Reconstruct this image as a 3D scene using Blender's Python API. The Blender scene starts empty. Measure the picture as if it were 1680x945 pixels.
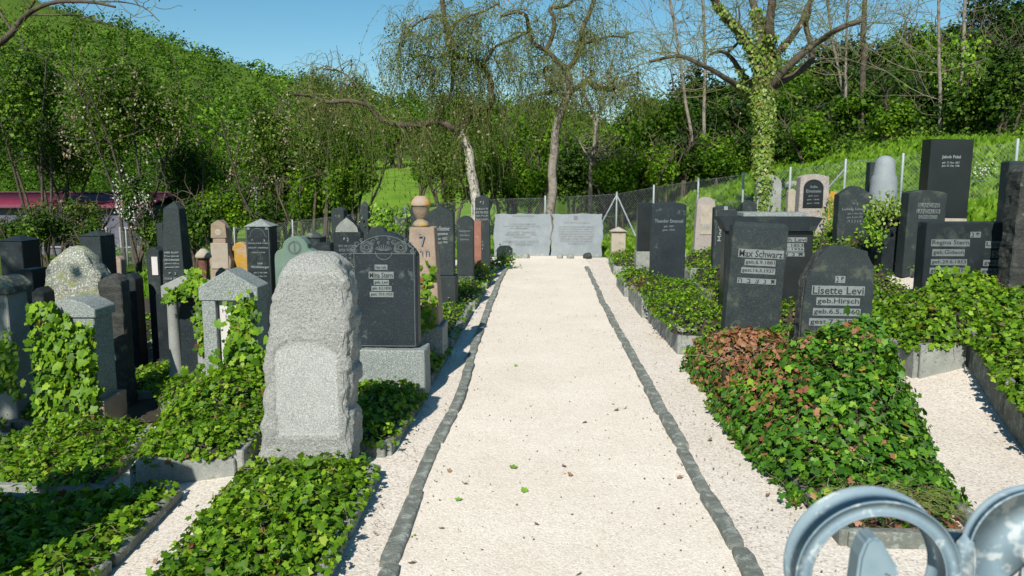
import bpy, bmesh, math, random
import numpy as np
from mathutils import Vector, noise as mnoise
PI = math.pi
SC = bpy.context.scene
COL = SC.collection

# ------------------------------------------------------------------ camera
CAM_H = 2.0; F = 1300.0
TH = math.atan(183.5 / F); PS = math.atan(52.0 / F * math.cos(TH))
cd = bpy.data.cameras.new('camera'); cam = bpy.data.objects.new('camera', cd); COL.objects.link(cam)
cam.location = (0, 0, CAM_H); cam.rotation_euler = (PI / 2 - TH, 0, PS)
cd.sensor_width = 36; cd.lens = F / 1680 * 36; cd.clip_start = 0.05; cd.clip_end = 2000
cd.dof.use_dof = True; cd.dof.focus_distance = 9.0; cd.dof.aperture_fstop = 9.0
SC.camera = cam
# ------------------------------------------------------------------ sky + sun
SUN_EL = math.radians(39); SUN_AZ = math.radians(12)      # sun stands behind the viewer, a little to the left
w = bpy.data.worlds.new('World'); SC.world = w; w.use_nodes = True
nt = w.node_tree; nt.nodes.clear()
sky = nt.nodes.new('ShaderNodeTexSky'); sky.sky_type = 'NISHITA'; sky.sun_disc = False
sky.sun_elevation = SUN_EL; sky.sun_rotation = PI + SUN_AZ
sky.altitude = 500; sky.air_density = 1.0; sky.dust_density = 0.25; sky.ozone_density = 2.2
hs = nt.nodes.new('ShaderNodeHueSaturation'); hs.inputs['Saturation'].default_value = 1.25; hs.inputs['Hue'].default_value = 0.48
bg = nt.nodes.new('ShaderNodeBackground'); bg.inputs['Strength'].default_value = 0.088
wo = nt.nodes.new('ShaderNodeOutputWorld')
nt.links.new(sky.outputs[0], hs.inputs['Color']); nt.links.new(hs.outputs[0], bg.inputs[0]); nt.links.new(bg.outputs[0], wo.inputs[0])
sl = bpy.data.lights.new('sun', 'SUN'); sl.energy = 5.0; sl.angle = math.radians(0.55); sl.color = (1, 0.95, 0.86)
so = bpy.data.objects.new('sun', sl); COL.objects.link(so)
trav = Vector((math.sin(SUN_AZ) * math.cos(SUN_EL), math.cos(SUN_AZ) * math.cos(SUN_EL), -math.sin(SUN_EL)))
so.rotation_euler = trav.to_track_quat('-Z', 'Y').to_euler()
SC.view_settings.view_transform = 'Standard'; SC.view_settings.look = 'None'
SC.cycles.diffuse_bounces = 1
SC.view_settings.exposure = 0.27; SC.view_settings.gamma = 1.0

# ------------------------------------------------------------------ measuring helpers
R_ = np.array([math.cos(PS), math.sin(PS), 0])
FW = np.array([-math.sin(PS) * math.cos(TH), math.cos(PS) * math.cos(TH), -math.sin(TH)])
UP = np.cross(R_, FW)
def W(px, py, Y):
    d = FW + R_ * (px - 840) / F + UP * (472.5 - py) / F
    d = d * (Y / d[1])
    return np.array([d[0], d[1], d[2] + CAM_H])
def scale_at(p):
    return float(np.dot(np.array(p) - np.array([0, 0, CAM_H]), FW)) / F
def sstep(a, b, x):
    t = np.clip((np.asarray(x, float) - a) / (b - a), 0, 1); return t * t * (3 - 2 * t)
FA = np.array([2.1, 23.0]); FB = np.array([8.5, 14.8])
def ground(x, y):
    x = np.asarray(x, float); y = np.asarray(y, float)
    z = -0.13 * np.clip(-1.6 - x, 0, 11)
    x0 = np.interp(y, [6, 20], [3.6, 2.2])
    z = z + 0.27 * np.clip(x - x0, 0, np.maximum(0, 10 - x0)) * sstep(4, 8, y)
    s = (x - FA[0]) * 0.788 + (y - FA[1]) * 0.615
    s = np.where(x > 2.1, s, 0) * sstep(1.0, 5.0, x)
    z = z + 0.14 * np.clip(s, 0, 6) + 0.20 * np.clip(s - 6, 0, 14)
    u = x / np.maximum(y, 20)
    px = 892 + 1300 * u
    e = np.interp(px, [-600, 0, 90, 250, 330, 480, 640, 900, 1020, 1200, 1500, 2000], [.33, .28, .237, .207, .183, .152, .130, .112, .080, .075, .10, .12])
    zr = e * 200 + 2 - np.where(u < -.3, 7.5, 10)
    far = -1.2 + 0.095 * np.clip(y - 42, 0, 52)
    far = far + (zr - 3.7) * sstep(85, 200, y) - (e * 120) * sstep(210, 420, y)
    m = sstep(28, 42, y)
    zz = z * (1 - m) + np.maximum(far, np.where(x > 5, z - 0.06 * np.clip(y - 45, 0, 60), far)) * m
    return zz
def G(x, y): return float(ground(x, y))

# ------------------------------------------------------------------ mesh helpers
def link(o, parent=None):
    COL.objects.link(o)
    if parent is not None: o.parent = parent
    return o
def tag(o, label=None, cat=None, group=None, kind=None):
    if label: o['label'] = label
    if cat: o['category'] = cat
    if group: o['group'] = group
    if kind: o['kind'] = kind
    return o
def empty(name, loc=(0, 0, 0), rot=(0, 0, 0)):
    o = bpy.data.objects.new(name, None); o.location = loc; o.rotation_euler = rot; o.empty_display_size = 0.1
    return link(o)
def npmesh(name, V, F_, mats, parent=None, tone=None, midx=None, smooth=False):
    """V (n,3); F_ list of (m,k) integer arrays"""
    V = np.asarray(V, np.float32); me = bpy.data.meshes.new(name)
    me.vertices.add(len(V)); me.vertices.foreach_set('co', V.ravel())
    Fs = [np.asarray(f, np.int32) for f in F_ if len(f)]
    tot = np.concatenate([np.full(len(f), f.shape[1], np.int32) for f in Fs])
    idx = np.concatenate([f.ravel() for f in Fs])
    me.loops.add(len(idx)); me.loops.foreach_set('vertex_index', idx)
    me.polygons.add(len(tot)); st = np.zeros(len(tot), np.int32); st[1:] = np.cumsum(tot)[:-1]
    me.polygons.foreach_set('loop_start', st); me.polygons.foreach_set('loop_total', tot)
    if midx is not None: me.polygons.foreach_set('material_index', np.asarray(midx, np.int32))
    if smooth: me.polygons.foreach_set('use_smooth', np.ones(len(tot), bool))
    me.update(calc_edges=True)
    if tone is not None:
        a = me.attributes.new('tone', 'FLOAT', 'POINT'); a.data.foreach_set('value', np.asarray(tone, np.float32))
    for m in (mats if isinstance(mats, (list, tuple)) else [mats]): me.materials.append(m)
    return link(bpy.data.objects.new(name, me), parent)
def bmobj(name, bm, mat, parent=None, smooth=False):
    bmesh.ops.recalc_face_normals(bm, faces=bm.faces)
    me = bpy.data.meshes.new(name); bm.to_mesh(me); bm.free()
    me.materials.append(mat)
    if smooth: me.polygons.foreach_set('use_smooth', np.ones(len(me.polygons), bool))
    return link(bpy.data.objects.new(name, me), parent)
def prism(prof, d, bevel=0.008, y0=None, seg=1):
    """outline in x,z extruded along y, centred on y=0 (or front at y0)"""
    bm = bmesh.new(); f = -d / 2 if y0 is None else y0
    a = [bm.verts.new((x, f, z)) for x, z in prof]; b = [bm.verts.new((x, f + d, z)) for x, z in prof]
    bm.faces.new(a); bm.faces.new(b[::-1]); n = len(prof)
    for i in range(n): bm.faces.new((a[i], b[i], b[(i + 1) % n], a[(i + 1) % n]))
    bmesh.ops.recalc_face_normals(bm, faces=bm.faces)
    if bevel: bmesh.ops.bevel(bm, geom=[e for e in bm.edges if e.calc_face_angle(0) > 0.35], offset=bevel, segments=seg, affect='EDGES', clamp_overlap=True)
    return bm
def box(x0, x1, y0, y1, z0, z1, bevel=0.008, top=None):
    bm = bmesh.new(); t = top or (1, 1)
    cx, cy = (x0 + x1) / 2, (y0 + y1) / 2
    lo = [bm.verts.new((x, y, z0)) for x, y in ((x0, y0), (x1, y0), (x1, y1), (x0, y1))]
    hi = [bm.verts.new((cx + (x - cx) * t[0], cy + (y - cy) * t[1], z1)) for x, y in ((x0, y0), (x1, y0), (x1, y1), (x0, y1))]
    bm.faces.new(lo[::-1]); bm.faces.new(hi)
    for i in range(4): bm.faces.new((lo[i], lo[(i + 1) % 4], hi[(i + 1) % 4], hi[i]))
    if bevel: bmesh.ops.bevel(bm, geom=list(bm.edges), offset=bevel, segments=1, affect='EDGES', clamp_overlap=True)
    return bm
def roughen(bm, amp, freq, cell, seed=0):
    """cut a mesh into cells and push it about with noise: hewn stone"""
    for _ in range(7):
        L = [e for e in bm.edges if e.calc_length() > cell]
        if not L: break
        bmesh.ops.subdivide_edges(bm, edges=L, cuts=1, use_grid_fill=True)
    bmesh.ops.triangulate(bm, faces=[f for f in bm.faces if len(f.verts) > 4])
    bm.normal_update()
    for v in bm.verts:
        p = v.co * freq + Vector((seed * 3.1, seed * 1.7, seed))
        v.co += v.normal * amp * (mnoise.noise(p) + 0.5 * mnoise.noise(p * 2.7))
    return bm
def hip(w, d, z0, h, eave=0.0, ridge=0.0):
    bm = bmesh.new(); x, y = w / 2 + eave, d / 2 + eave
    b0 = [bm.verts.new(p + (z0,)) for p in ((-x, -y), (x, -y), (x, y), (-x, y))]
    if ridge > 0:
        t = [bm.verts.new((-ridge, 0, z0 + h)), bm.verts.new((ridge, 0, z0 + h))]
        bm.faces.new((b0[0], b0[1], t[1], t[0])); bm.faces.new((b0[1], b0[2], t[1])); bm.faces.new((b0[2], b0[3], t[0], t[1])); bm.faces.new((b0[3], b0[0], t[0]))
    else:
        t = bm.verts.new((0, 0, z0 + h))
        for i in range(4): bm.faces.new((b0[i], b0[(i + 1) % 4], t))
    bm.faces.new(b0[::-1])
    return bm
def lathe(pts, k=20, cx=0, cy=0):
    bm = bmesh.new(); rings = []
    for r, z in pts:
        rings.append([bm.verts.new((cx + r * math.cos(2 * PI * i / k), cy + r * math.sin(2 * PI * i / k), z)) for i in range(k)])
    for a, b in zip(rings, rings[1:]):
        for i in range(k): bm.faces.new((a[i], a[(i + 1) % k], b[(i + 1) % k], b[i]))
    bm.faces.new(rings[0][::-1]); bm.faces.new(rings[-1])
    return bm
def tubes(polys, k=4):
    """polys: list of (pts, r0, r1) -> V, F"""
    Vs, Fs, off = [], [], 0
    ang = np.arange(k) * 2 * PI / k; ca, sa = np.cos(ang), np.sin(ang)
    for pts, r0, r1 in polys:
        P = np.asarray(pts, float); n = len(P)
        T = np.gradient(P, axis=0); T /= (np.linalg.norm(T, axis=1, keepdims=True) + 1e-9)
        m = T.mean(0); ref = np.array([0, 0, 1.0]) if abs(m[2]) < 0.7 * np.linalg.norm(m) + 1e-9 else np.array([1.0, 0.2, 0])
        A = np.cross(T, ref); A /= (np.linalg.norm(A, axis=1, keepdims=True) + 1e-9); B = np.cross(T, A)
        r = (np.asarray(r0) if np.ndim(r0) else np.linspace(r0, r1, n))[:, None, None]
        V = P[:, None, :] + r * (A[:, None, :] * ca[None, :, None] + B[:, None, :] * sa[None, :, None])
        Vs.append(V.reshape(-1, 3))
        i = np.arange(n - 1)[:, None] * k; j = np.arange(k)[None, :]; j2 = (j + 1) % k
        f = np.stack([i + j, i + j2, i + k + j2, i + k + j], -1).reshape(-1, 4) + off
        Fs.append(f); off += n * k
    return np.concatenate(Vs), np.concatenate(Fs)
def tubeobj(name, polys, mat, parent=None, k=4, smooth=True):
    V, f = tubes(polys, k); return npmesh(name, V, [f], mat, parent, smooth=smooth)
def smoothline(P, n=6):
    P = np.asarray(P, float)
    if len(P) < 3: return P
    Q = np.vstack([2 * P[0] - P[1], P, 2 * P[-1] - P[-2]]); out = []
    for i in range(1, len(Q) - 2):
        for t in np.linspace(0, 1, n, endpoint=False):
            a, b, c, d = Q[i - 1], Q[i], Q[i + 1], Q[i + 2]
            out.append(0.5 * ((2 * b) + (c - a) * t + (2 * a - 5 * b + 4 * c - d) * t * t + (3 * b - a - 3 * c + d) * t ** 3))
    out.append(P[-1]); return np.array(out)

# ------------------------------------------------------------------ materials
def nodes(name):
    m = bpy.data.materials.new(name); m.use_nodes = True; nt = m.node_tree
    return m, nt, nt.nodes['Principled BSDF']
def N(nt, t, **kw):
    n = nt.nodes.new(t)
    for k, v in kw.items():
        if k in n.inputs: n.inputs[k].default_value = v
        else: setattr(n, k, v)
    return n
def ramp(nt, stops):
    r = nt.nodes.new('ShaderNodeValToRGB'); e = r.color_ramp.elements
    while len(e) < len(stops): e.new(0.5)
    for el, (p, c) in zip(e, stops): el.position = p; el.color = (*c, 1)
    return r
def coords(nt): return N(nt, 'ShaderNodeNewGeometry').outputs['Position'] if False else N(nt, 'ShaderNodeTexCoord').outputs['Object']
def mixc(nt, fac, a, b):
    m = nt.nodes.new('ShaderNodeMix'); m.data_type = 'RGBA'
    if hasattr(fac, 'links'): nt.links.new(fac, m.inputs[0])
    else: m.inputs[0].default_value = fac
    for s, v in ((6, a), (7, b)):
        if hasattr(v, 'links'): nt.links.new(v, m.inputs[s])
        else: m.inputs[s].default_value = (*v, 1)
    return m.outputs[2]
def stone(name, c1, c2, scale=6, speck=None, rough=0.8, bump=0.3, bscale=60, lichen=None, spec=0.5):
    """mottled stone; speck=(colour, scale, amount); lichen=(colour, scale, amount)"""
    m, nt, P = nodes(name); co = coords(nt)
    n1 = N(nt, 'ShaderNodeTexNoise', Scale=scale, Detail=6, Roughness=0.65); nt.links.new(co, n1.inputs['Vector'])
    r = ramp(nt, [(0.3, c1), (0.7, c2)]); nt.links.new(n1.outputs[0], r.inputs[0]); col = r.outputs[0]
    if speck:
        vs = N(nt, 'ShaderNodeTexNoise', Scale=speck[1], Detail=3, Roughness=0.8); nt.links.new(co, vs.inputs['Vector'])
        mr = ramp(nt, [(1 - speck[2] - 0.04, (0, 0, 0)), (1 - speck[2] + 0.04, (1, 1, 1))]); nt.links.new(vs.outputs[0], mr.inputs[0])
        col = mixc(nt, mr.outputs[0], col, speck[0])
        if len(speck) > 3:
            v2 = N(nt, 'ShaderNodeTexNoise', Scale=speck[1] * 0.8, Detail=3, Roughness=0.8); nt.links.new(co, v2.inputs['Vector'])
            m2 = ramp(nt, [(speck[2] + 0.0, (1, 1, 1)), (speck[2] + 0.07, (0, 0, 0))]); nt.links.new(v2.outputs[0], m2.inputs[0])
            col = mixc(nt, m2.outputs[0], col, speck[3])
    if lichen:
        l1 = N(nt, 'ShaderNodeTexNoise', Scale=lichen[1], Detail=8, Roughness=0.7); nt.links.new(co, l1.inputs['Vector'])
        lr = ramp(nt, [(1 - lichen[2] - 0.05, (0, 0, 0)), (1 - lichen[2] + 0.06, (1, 1, 1))]); nt.links.new(l1.outputs[0], lr.inputs[0])
        col = mixc(nt, lr.outputs[0], col, lichen[0])
    nt.links.new(col, P.inputs['Base Color'])
    rr = N(nt, 'ShaderNodeMapRange'); rr.inputs[3].default_value = max(0.05, rough - 0.1); rr.inputs[4].default_value = min(1, rough + 0.12)
    nt.links.new(n1.outputs[0], rr.inputs[0]); nt.links.new(rr.outputs[0], P.inputs['Roughness'])
    P.inputs['Specular IOR Level'].default_value = spec
    if bump:
        b = N(nt, 'ShaderNodeTexNoise', Scale=bscale, Detail=8, Roughness=0.7); nt.links.new(co, b.inputs['Vector'])
        bu = N(nt, 'ShaderNodeBump', Strength=bump, Distance=0.02); nt.links.new(b.outputs[0], bu.inputs['Height']); nt.links.new(bu.outputs[0], P.inputs['Normal'])
    return m
def leafmat(name, stops, transl=0.35, rough=0.45, spec=0.4, stem=False):
    m, nt, P = nodes(name)
    a = N(nt, 'ShaderNodeAttribute', attribute_name='tone')
    r = ramp(nt, stops); nt.links.new(a.outputs['Fac'], r.inputs[0]); nt.links.new(r.outputs[0], P.inputs['Base Color'])
    P.inputs['Roughness'].default_value = rough; P.inputs['Specular IOR Level'].default_value = spec
    t = N(nt, 'ShaderNodeBsdfTranslucent'); mx = N(nt, 'ShaderNodeMixShader'); mx.inputs[0].default_value = transl
    g = N(nt, 'ShaderNodeHueSaturation', Saturation=1.15, Value=1.3); g.inputs['Hue'].default_value = 0.485
    nt.links.new(r.outputs[0], g.inputs['Color']); nt.links.new(g.outputs[0], t.inputs[0])
    nt.links.new(P.outputs[0], mx.inputs[1]); nt.links.new(t.outputs[0], mx.inputs[2])
    nt.links.new(mx.outputs[0], nt.nodes['Material Output'].inputs[0])
    return m
def plain(name, c, rough=0.6, metal=0.0, spec=0.5):
    m, nt, P = nodes(name); P.inputs['Base Color'].default_value = (*c, 1); P.inputs['Roughness'].default_value = rough
    P.inputs['Metallic'].default_value = metal; P.inputs['Specular IOR Level'].default_value = spec
    return m
def gravelmat(name, cols, sc, tint):
    m, nt, P = nodes(name); co = coords(nt)
    v = N(nt, 'ShaderNodeTexVoronoi', Scale=sc); nt.links.new(co, v.inputs['Vector'])
    sep = N(nt, 'ShaderNodeSeparateColor'); nt.links.new(v.outputs['Color'], sep.inputs[0])
    r = ramp(nt, cols); nt.links.new(sep.outputs[0], r.inputs[0])
    n = N(nt, 'ShaderNodeTexNoise', Scale=1.1, Detail=8, Roughness=0.62); nt.links.new(co, n.inputs['Vector'])
    rr = ramp(nt, [(0.3, tint[0]), (0.7, tint[1])]); nt.links.new(n.outputs[0], rr.inputs[0])
    mm = nt.nodes.new('ShaderNodeMix'); mm.data_type = 'RGBA'; mm.blend_type = 'MULTIPLY'; mm.inputs[0].default_value = 1
    nt.links.new(r.outputs[0], mm.inputs[6]); nt.links.new(rr.outputs[0], mm.inputs[7])
    # gaps between the stones are real relief: bump from the cell distance
    v2 = N(nt, 'ShaderNodeTexVoronoi', Scale=sc * 0.55); nt.links.new(co, v2.inputs['Vector'])
    ad = N(nt, 'ShaderNodeMath', operation='ADD'); nt.links.new(v.outputs['Distance'], ad.inputs[0]); nt.links.new(v2.outputs['Distance'], ad.inputs[1])
    bu = N(nt, 'ShaderNodeBump', Strength=0.4, Distance=0.0035, invert=True); nt.links.new(ad.outputs[0], bu.inputs['Height'])
    n3 = N(nt, 'ShaderNodeTexNoise', Scale=5, Detail=5); nt.links.new(co, n3.inputs['Vector'])
    b2 = N(nt, 'ShaderNodeBump', Strength=0.16, Distance=0.03); nt.links.new(n3.outputs[0], b2.inputs['Height']); nt.links.new(bu.outputs[0], b2.inputs['Normal'])
    nt.links.new(b2.outputs[0], P.inputs['Normal']); nt.links.new(mm.outputs[2], P.inputs['Base Color'])
    P.inputs['Roughness'].default_value = 0.95; P.inputs['Specular IOR Level'].default_value = 0.15
    return m
M = {}
M['gravel'] = gravelmat('pale gravel', [(0.0, (.54, .47, .40)), (0.05, (.66, .59, .51)), (0.4, (.73, .655, .56)), (1.0, (.88, .80, .69))], 115, ((.88, .865, .84), (1, 1, 1)))
M['gravel2'] = gravelmat('coarser gravel', [(0.0, (.40, .34, .29)), (0.08, (.58, .52, .45)), (0.4, (.68, .61, .53)), (1.0, (.84, .77, .68))], 88, ((.86, .85, .83), (1, 1, 1)))
M['granite'] = stone('rough grey granite', (.23, .24, .225), (.34, .35, .335), 5, ((.09, .10, .10), 120, .42, (.42, .42, .38)), .9, .9, 38, ((.30, .31, .24), 4, .33))
M['granite_panel'] = stone('bushed granite panel', (.27, .28, .27), (.37, .38, .365), 7, ((.13, .14, .14), 130, .42, (.47, .48, .46)), .85, .35, 80)
M['granite_moss'] = stone('mossy granite', (.17, .19, .15), (.30, .31, .26), 6, ((.06, .07, .06), 70, .40, (.60, .60, .52)), .9, 1.0, 30, ((.22, .24, .08), 5, .42))
M['grey_granite'] = stone('sawn grey granite', (.15, .18, .17), (.22, .25, .235), 4, ((.05, .065, .065), 110, .42, (.36, .38, .36)), .75, .2, 90, ((.25, .24, .16), 7, .30))
M['black'] = stone('dark polished granite', (.010, .014, .017), (.022, .030, .034), 3, ((.07, .095, .10), 160, .36), .5, .05, 60, ((.05, .06, .055), 4, .40), .2)
M['black_speck'] = stone('dark granite with pale specks', (.013, .019, .023), (.024, .033, .039), 3, ((.16, .20, .21), 110, .34), .5, .06, 60, ((.10, .12, .12), 5, .34), .2)
M['black_mat'] = stone('weathered dark granite', (.017, .024, .026), (.033, .043, .045), 5, ((.09, .115, .11), 150, .40), .65, .15, 80, ((.075, .085, .065), 5, .38), .18)
M['black_gloss'] = stone('smooth black granite', (.010, .013, .014), (.016, .020, .021), 3, None, .35, .02, 60)
M['black_rough'] = stone('rough hewn dark stone', (.022, .024, .022), (.06, .062, .055), 12, None, .8, 1.0, 35, ((.16, .17, .13), 9, .38))
M['dark_moss'] = stone('dark stone with moss', (.025, .033, .033), (.05, .058, .053), 5, ((.13, .15, .13), 130, .38), .7, .3, 60, ((.20, .22, .15), 8, .45))
M['green'] = stone('green sandstone', (.10, .17, .13), (.15, .22, .17), 5, None, .8, .25, 70, ((.20, .24, .20), 6, .3))
M['sand'] = stone('brown sandstone', (.20, .155, .10), (.34, .27, .19), 5, None, .9, .4, 40, ((.42, .27, .05), 5, .42))
M['pinksand'] = stone('pink sandstone', (.24, .175, .13), (.36, .285, .22), 6, ((.16, .12, .09), 40, .36), .9, .4, 40, ((.38, .30, .12), 3.5, .34))
M['red'] = stone('red sandstone', (.20, .085, .06), (.30, .14, .10), 6, None, .9, .4, 40, ((.35, .30, .2), 6, .35))
M['orange'] = stone('orange lichen stone', (.32, .25, .20), (.45, .38, .30), 5, None, .9, .5, 40, ((.42, .24, .03), 5, .55))
M['cream'] = stone('pale limestone', (.30, .26, .20), (.42, .37, .30), 6, None, .9, .4, 45, ((.25, .22, .12), 7, .40))
M['white'] = stone('white marble', (.48, .46, .44), (.60, .58, .56), 4, None, .6, .1, 60, ((.45, .42, .40), 8, .32))
M['grey'] = stone('grey limestone', (.21, .22, .20), (.31, .32, .30), 5, None, .85, .3, 50, ((.20, .21, .15), 6, .35))
M['pinkgranite'] = stone('pinkish granite', (.24, .21, .19), (.34, .30, .27), 5, ((.10, .08, .075), 90, .42, (.44, .40, .36)), .85, .3, 60)
M['slabgrey'] = stone('pale grey memorial stone', (.19, .22, .24), (.265, .295, .31), 4, None, .75, .3, 30, ((.40, .35, .33), 3, .35))
M['concrete'] = stone('old concrete kerb', (.17, .19, .17), (.33, .34, .31), 7, ((.14, .16, .14), 25, .38), .95, .5, 50, ((.17, .19, .12), 8, .36))
M['kerbdark'] = stone('weathered path kerb', (.12, .135, .115), (.24, .25, .215), 9, None, .95, .9, 45, ((.36, .39, .35), 17, .43))
M['soil'] = stone('dark soil and stems', (.020, .017, .010), (.055, .042, .025), 14, ((.10, .07, .04), 40, .35), .95, 1.0, 40)
M['band'] = stone('matt inscription ground', (.11, .135, .135), (.16, .185, .185), 20, None, .8, .3, 90)
M['bandlight'] = stone('light inscription ground', (.15, .175, .175), (.21, .235, .23), 20, None, .8, .3, 90)
M['inklight'] = plain('pale lettering', (.25, .28, .28), .7)
M['inkfaint'] = plain('faint lettering', (.15, .18, .19), .7)
M['inkdark'] = plain('dark lettering', (.018, .022, .024), .6)
M['inkgrey'] = plain('grey cut lettering', (.16, .17, .18), .8)
M['bark'] = stone('dark bark', (.045, .036, .026), (.115, .09, .065), 10, None, .95, 1.0, 28, ((.11, .11, .045), 5, .42))
M['barkpale'] = stone('pale bark', (.14, .12, .095), (.32, .28, .23), 9, None, .95, 1.0, 25, ((.05, .045, .03), 6, .42))
M['barkwhite'] = stone('whitish bark', (.30, .27, .23), (.55, .52, .46), 7, None, .95, 1.0, 25, ((.07, .06, .045), 5, .42))
M['twig'] = plain('twigs', (.15, .165, .045), .9)
M['twiggrey'] = plain('grey twigs', (.22, .19, .13), .9)
M['steel'] = stone('galvanised post', (.26, .30, .31), (.38, .42, .43), 10, None, .5, .1, 60)
M['wire'] = plain('galvanised wire', (.36, .40, .40), .6, .0)
M['roof'] = stone('magenta roof sheet', (.14, .014, .034), (.19, .022, .05), 4, None, .5, .1, 30)
M['wall'] = stone('lilac rendered wall', (.085, .085, .12), (.12, .12, .165), 2, None, .9, .2, 30)
M['glass'] = plain('dark window glass', (.015, .02, .025), .1)
M['frame'] = plain('white window frame', (.3, .3, .32), .5)
M['trimm'] = plain('roof edge trim', (.13, .04, .06), .5)
g1 = [(0, (0.0328, 0.0902, 0.0049)), (.35, (0.0984, 0.2214, 0.0082)), (.7, (0.1968, 0.3444, 0.0148)), (.86, (0.2952, 0.4428, 0.0328)), (.90, (0.2788, 0.2952, 0.0410)), (.93, (0.1394, 0.0615, 0.0246)), (1, (0.2132, 0.1066, 0.0492))]
M['ivy'] = leafmat('ivy leaves', g1, .3, .5, .3)
M['ivydark'] = leafmat('glossy dark ivy leaves', [(0, (.022, .075, .008)), (.4, (.060, .17, .012)), (.75, (.13, .28, .02)), (.87, (.26, .42, .035)), (.90, (.30, .22, .03)), (.93, (.24, .10, .05)), (1, (.40, .20, .11))], .22, .48, .3)
M['ivybrown'] = leafmat('withered ivy leaves', [(0, (.10, .04, .02)), (.4, (.20, .085, .045)), (.7, (.32, .16, .09)), (1, (.40, .24, .15))], .25, .6, .3)
M['ivyyellow'] = leafmat('yellowish climbing ivy', [(0, (.07, .13, .015)), (.4, (.15, .25, .03)), (.8, (.26, .36, .06)), (.92, (.33, .38, .1)), (1, (.22, .09, .04))], .3, .45, .4)
M['hill'] = leafmat('hill woodland foliage', [(0, (.020, .055, .006)), (.45, (.055, .125, .009)), (.8, (.105, .21, .014)), (1, (.17, .30, .025))], .25, .7, .15)
M['bush'] = leafmat('bright spring foliage', [(0, (.035, .090, .006)), (.4, (.09, .20, .010)), (.8, (.18, .34, .016)), (1, (.29, .45, .035))], .45, .6, .2)
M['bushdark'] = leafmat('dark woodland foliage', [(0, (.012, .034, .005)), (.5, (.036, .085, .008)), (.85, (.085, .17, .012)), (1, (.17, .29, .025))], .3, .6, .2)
M['bushgrey'] = leafmat('greyish olive foliage', [(0, (.022, .050, .006)), (.5, (.062, .125, .010)), (.85, (.125, .215, .02)), (1, (.22, .30, .06))], .3, .7, .15)
M['keys'] = leafmat('dry seed bunches', [(0, (.16, .13, .07)), (.6, (.30, .25, .16)), (1, (.50, .42, .34))], .3, .8, .1)
M['blossom'] = leafmat('white blossom', [(0, (.45, .47, .40)), (1, (.75, .75, .68))], .3, .8, .1)
M['grass'] = leafmat('grass blades', [(0, (.07, .16, .010)), (.5, (.15, .30, .018)), (1, (.29, .45, .05))], .4, .6, .2)
M['deadleaf'] = leafmat('fallen leaves', [(0, (.12, .06, .03)), (.6, (.26, .15, .08)), (.9, (.34, .22, .12)), (.95, (.15, .30, .03)), (1, (.2, .4, .05))], .1, .7, .2)
def groundmat():
    m, nt, P = nodes('grass and soil ground'); co = coords(nt)
    n = N(nt, 'ShaderNodeTexNoise', Scale=0.7, Detail=8, Roughness=.7); nt.links.new(co, n.inputs['Vector'])
    r = ramp(nt, [(.3, (.035, .060, .012)), (.5, (.07, .14, .016)), (.7, (.12, .22, .02))]); nt.links.new(n.outputs[0], r.inputs[0])
    n2 = N(nt, 'ShaderNodeTexNoise', Scale=30, Detail=6, Roughness=.8); nt.links.new(co, n2.inputs['Vector'])
    nt.links.new(mixc(nt, n2.outputs[0], r.outputs[0], (.09, .15, .02)), P.inputs['Base Color']); P.inputs['Roughness'].default_value = 1
    bu = N(nt, 'ShaderNodeBump', Strength=.8, Distance=.08); nt.links.new(n2.outputs[0], bu.inputs['Height']); nt.links.new(bu.outputs[0], P.inputs['Normal'])
    P.inputs['Specular IOR Level'].default_value = .1
    return m
M['ground'] = groundmat()
M['meadow'] = stone('meadow grass', (.09, .18, .016), (.17, .29, .03), .6, None, 1, .5, 8, None, .1)
M['steelblue'] = stone('galvanised gate steel', (.14, .21, .26), (.24, .32, .36), 9, ((.42, .47, .48), 22, .40), .6, .08, 60, ((.12, .20, .28), 5, .36))

# ------------------------------------------------------------------ setting: ground sheets
def sheet(name, xs, ys, dz, mat, kind='structure'):
    X, Y = np.meshgrid(xs, ys); Z = ground(X, Y) + dz
    if name == 'ground': Z = Z - .05 * ((X > -10.3) & (X < 6.4) & (Y < 19.4))
    V = np.stack([X, Y, Z], -1).reshape(-1, 3); nx, ny = len(xs), len(ys)
    i = np.arange(ny - 1)[:, None] * nx + np.arange(nx - 1)[None, :]
    f = np.stack([i, i + 1, i + nx + 1, i + nx], -1).reshape(-1, 4)
    o = npmesh(name, V, [f], mat, smooth=True); return tag(o, kind=kind)
xs = np.unique(np.concatenate([np.linspace(-420, -30, 60), np.linspace(-30, 30, 121), np.linspace(30, 420, 60)]))
ys = np.unique(np.concatenate([np.linspace(-60, 0, 20), np.linspace(0, 45, 121), np.linspace(45, 240, 110), np.linspace(240, 900, 30)]))
sheet('ground', xs, ys, 0, M['ground'])
XL, XR = -0.78, 1.03          # path kerbs
sheet('gravel_ground', np.linspace(-2.25, 6.6, 60), np.linspace(-3, 19.6, 90), 0.006, M['gravel2'])
sheet('gravel_strip', np.linspace(-5.2, -2.25, 24), np.linspace(-3, 6.9, 50), 0.006, M['gravel2'])
sheet('soil_ground', np.linspace(-10.5, -2.27, 40), np.linspace(6.92, 19.5, 60), 0.02, M['soil'])
sheet('soil_bed', np.linspace(-9, -5.22, 20), np.linspace(0, 6.9, 20), 0.02, M['soil'])
sheet('gravel_path', np.linspace(XL, XR, 12), np.linspace(-3, 20.7, 80), 0.014, M['gravel'])
sheet('meadow', np.linspace(-24.0, -2.0, 40), np.linspace(40, 92, 60), 0.05, M['meadow'])

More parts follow.
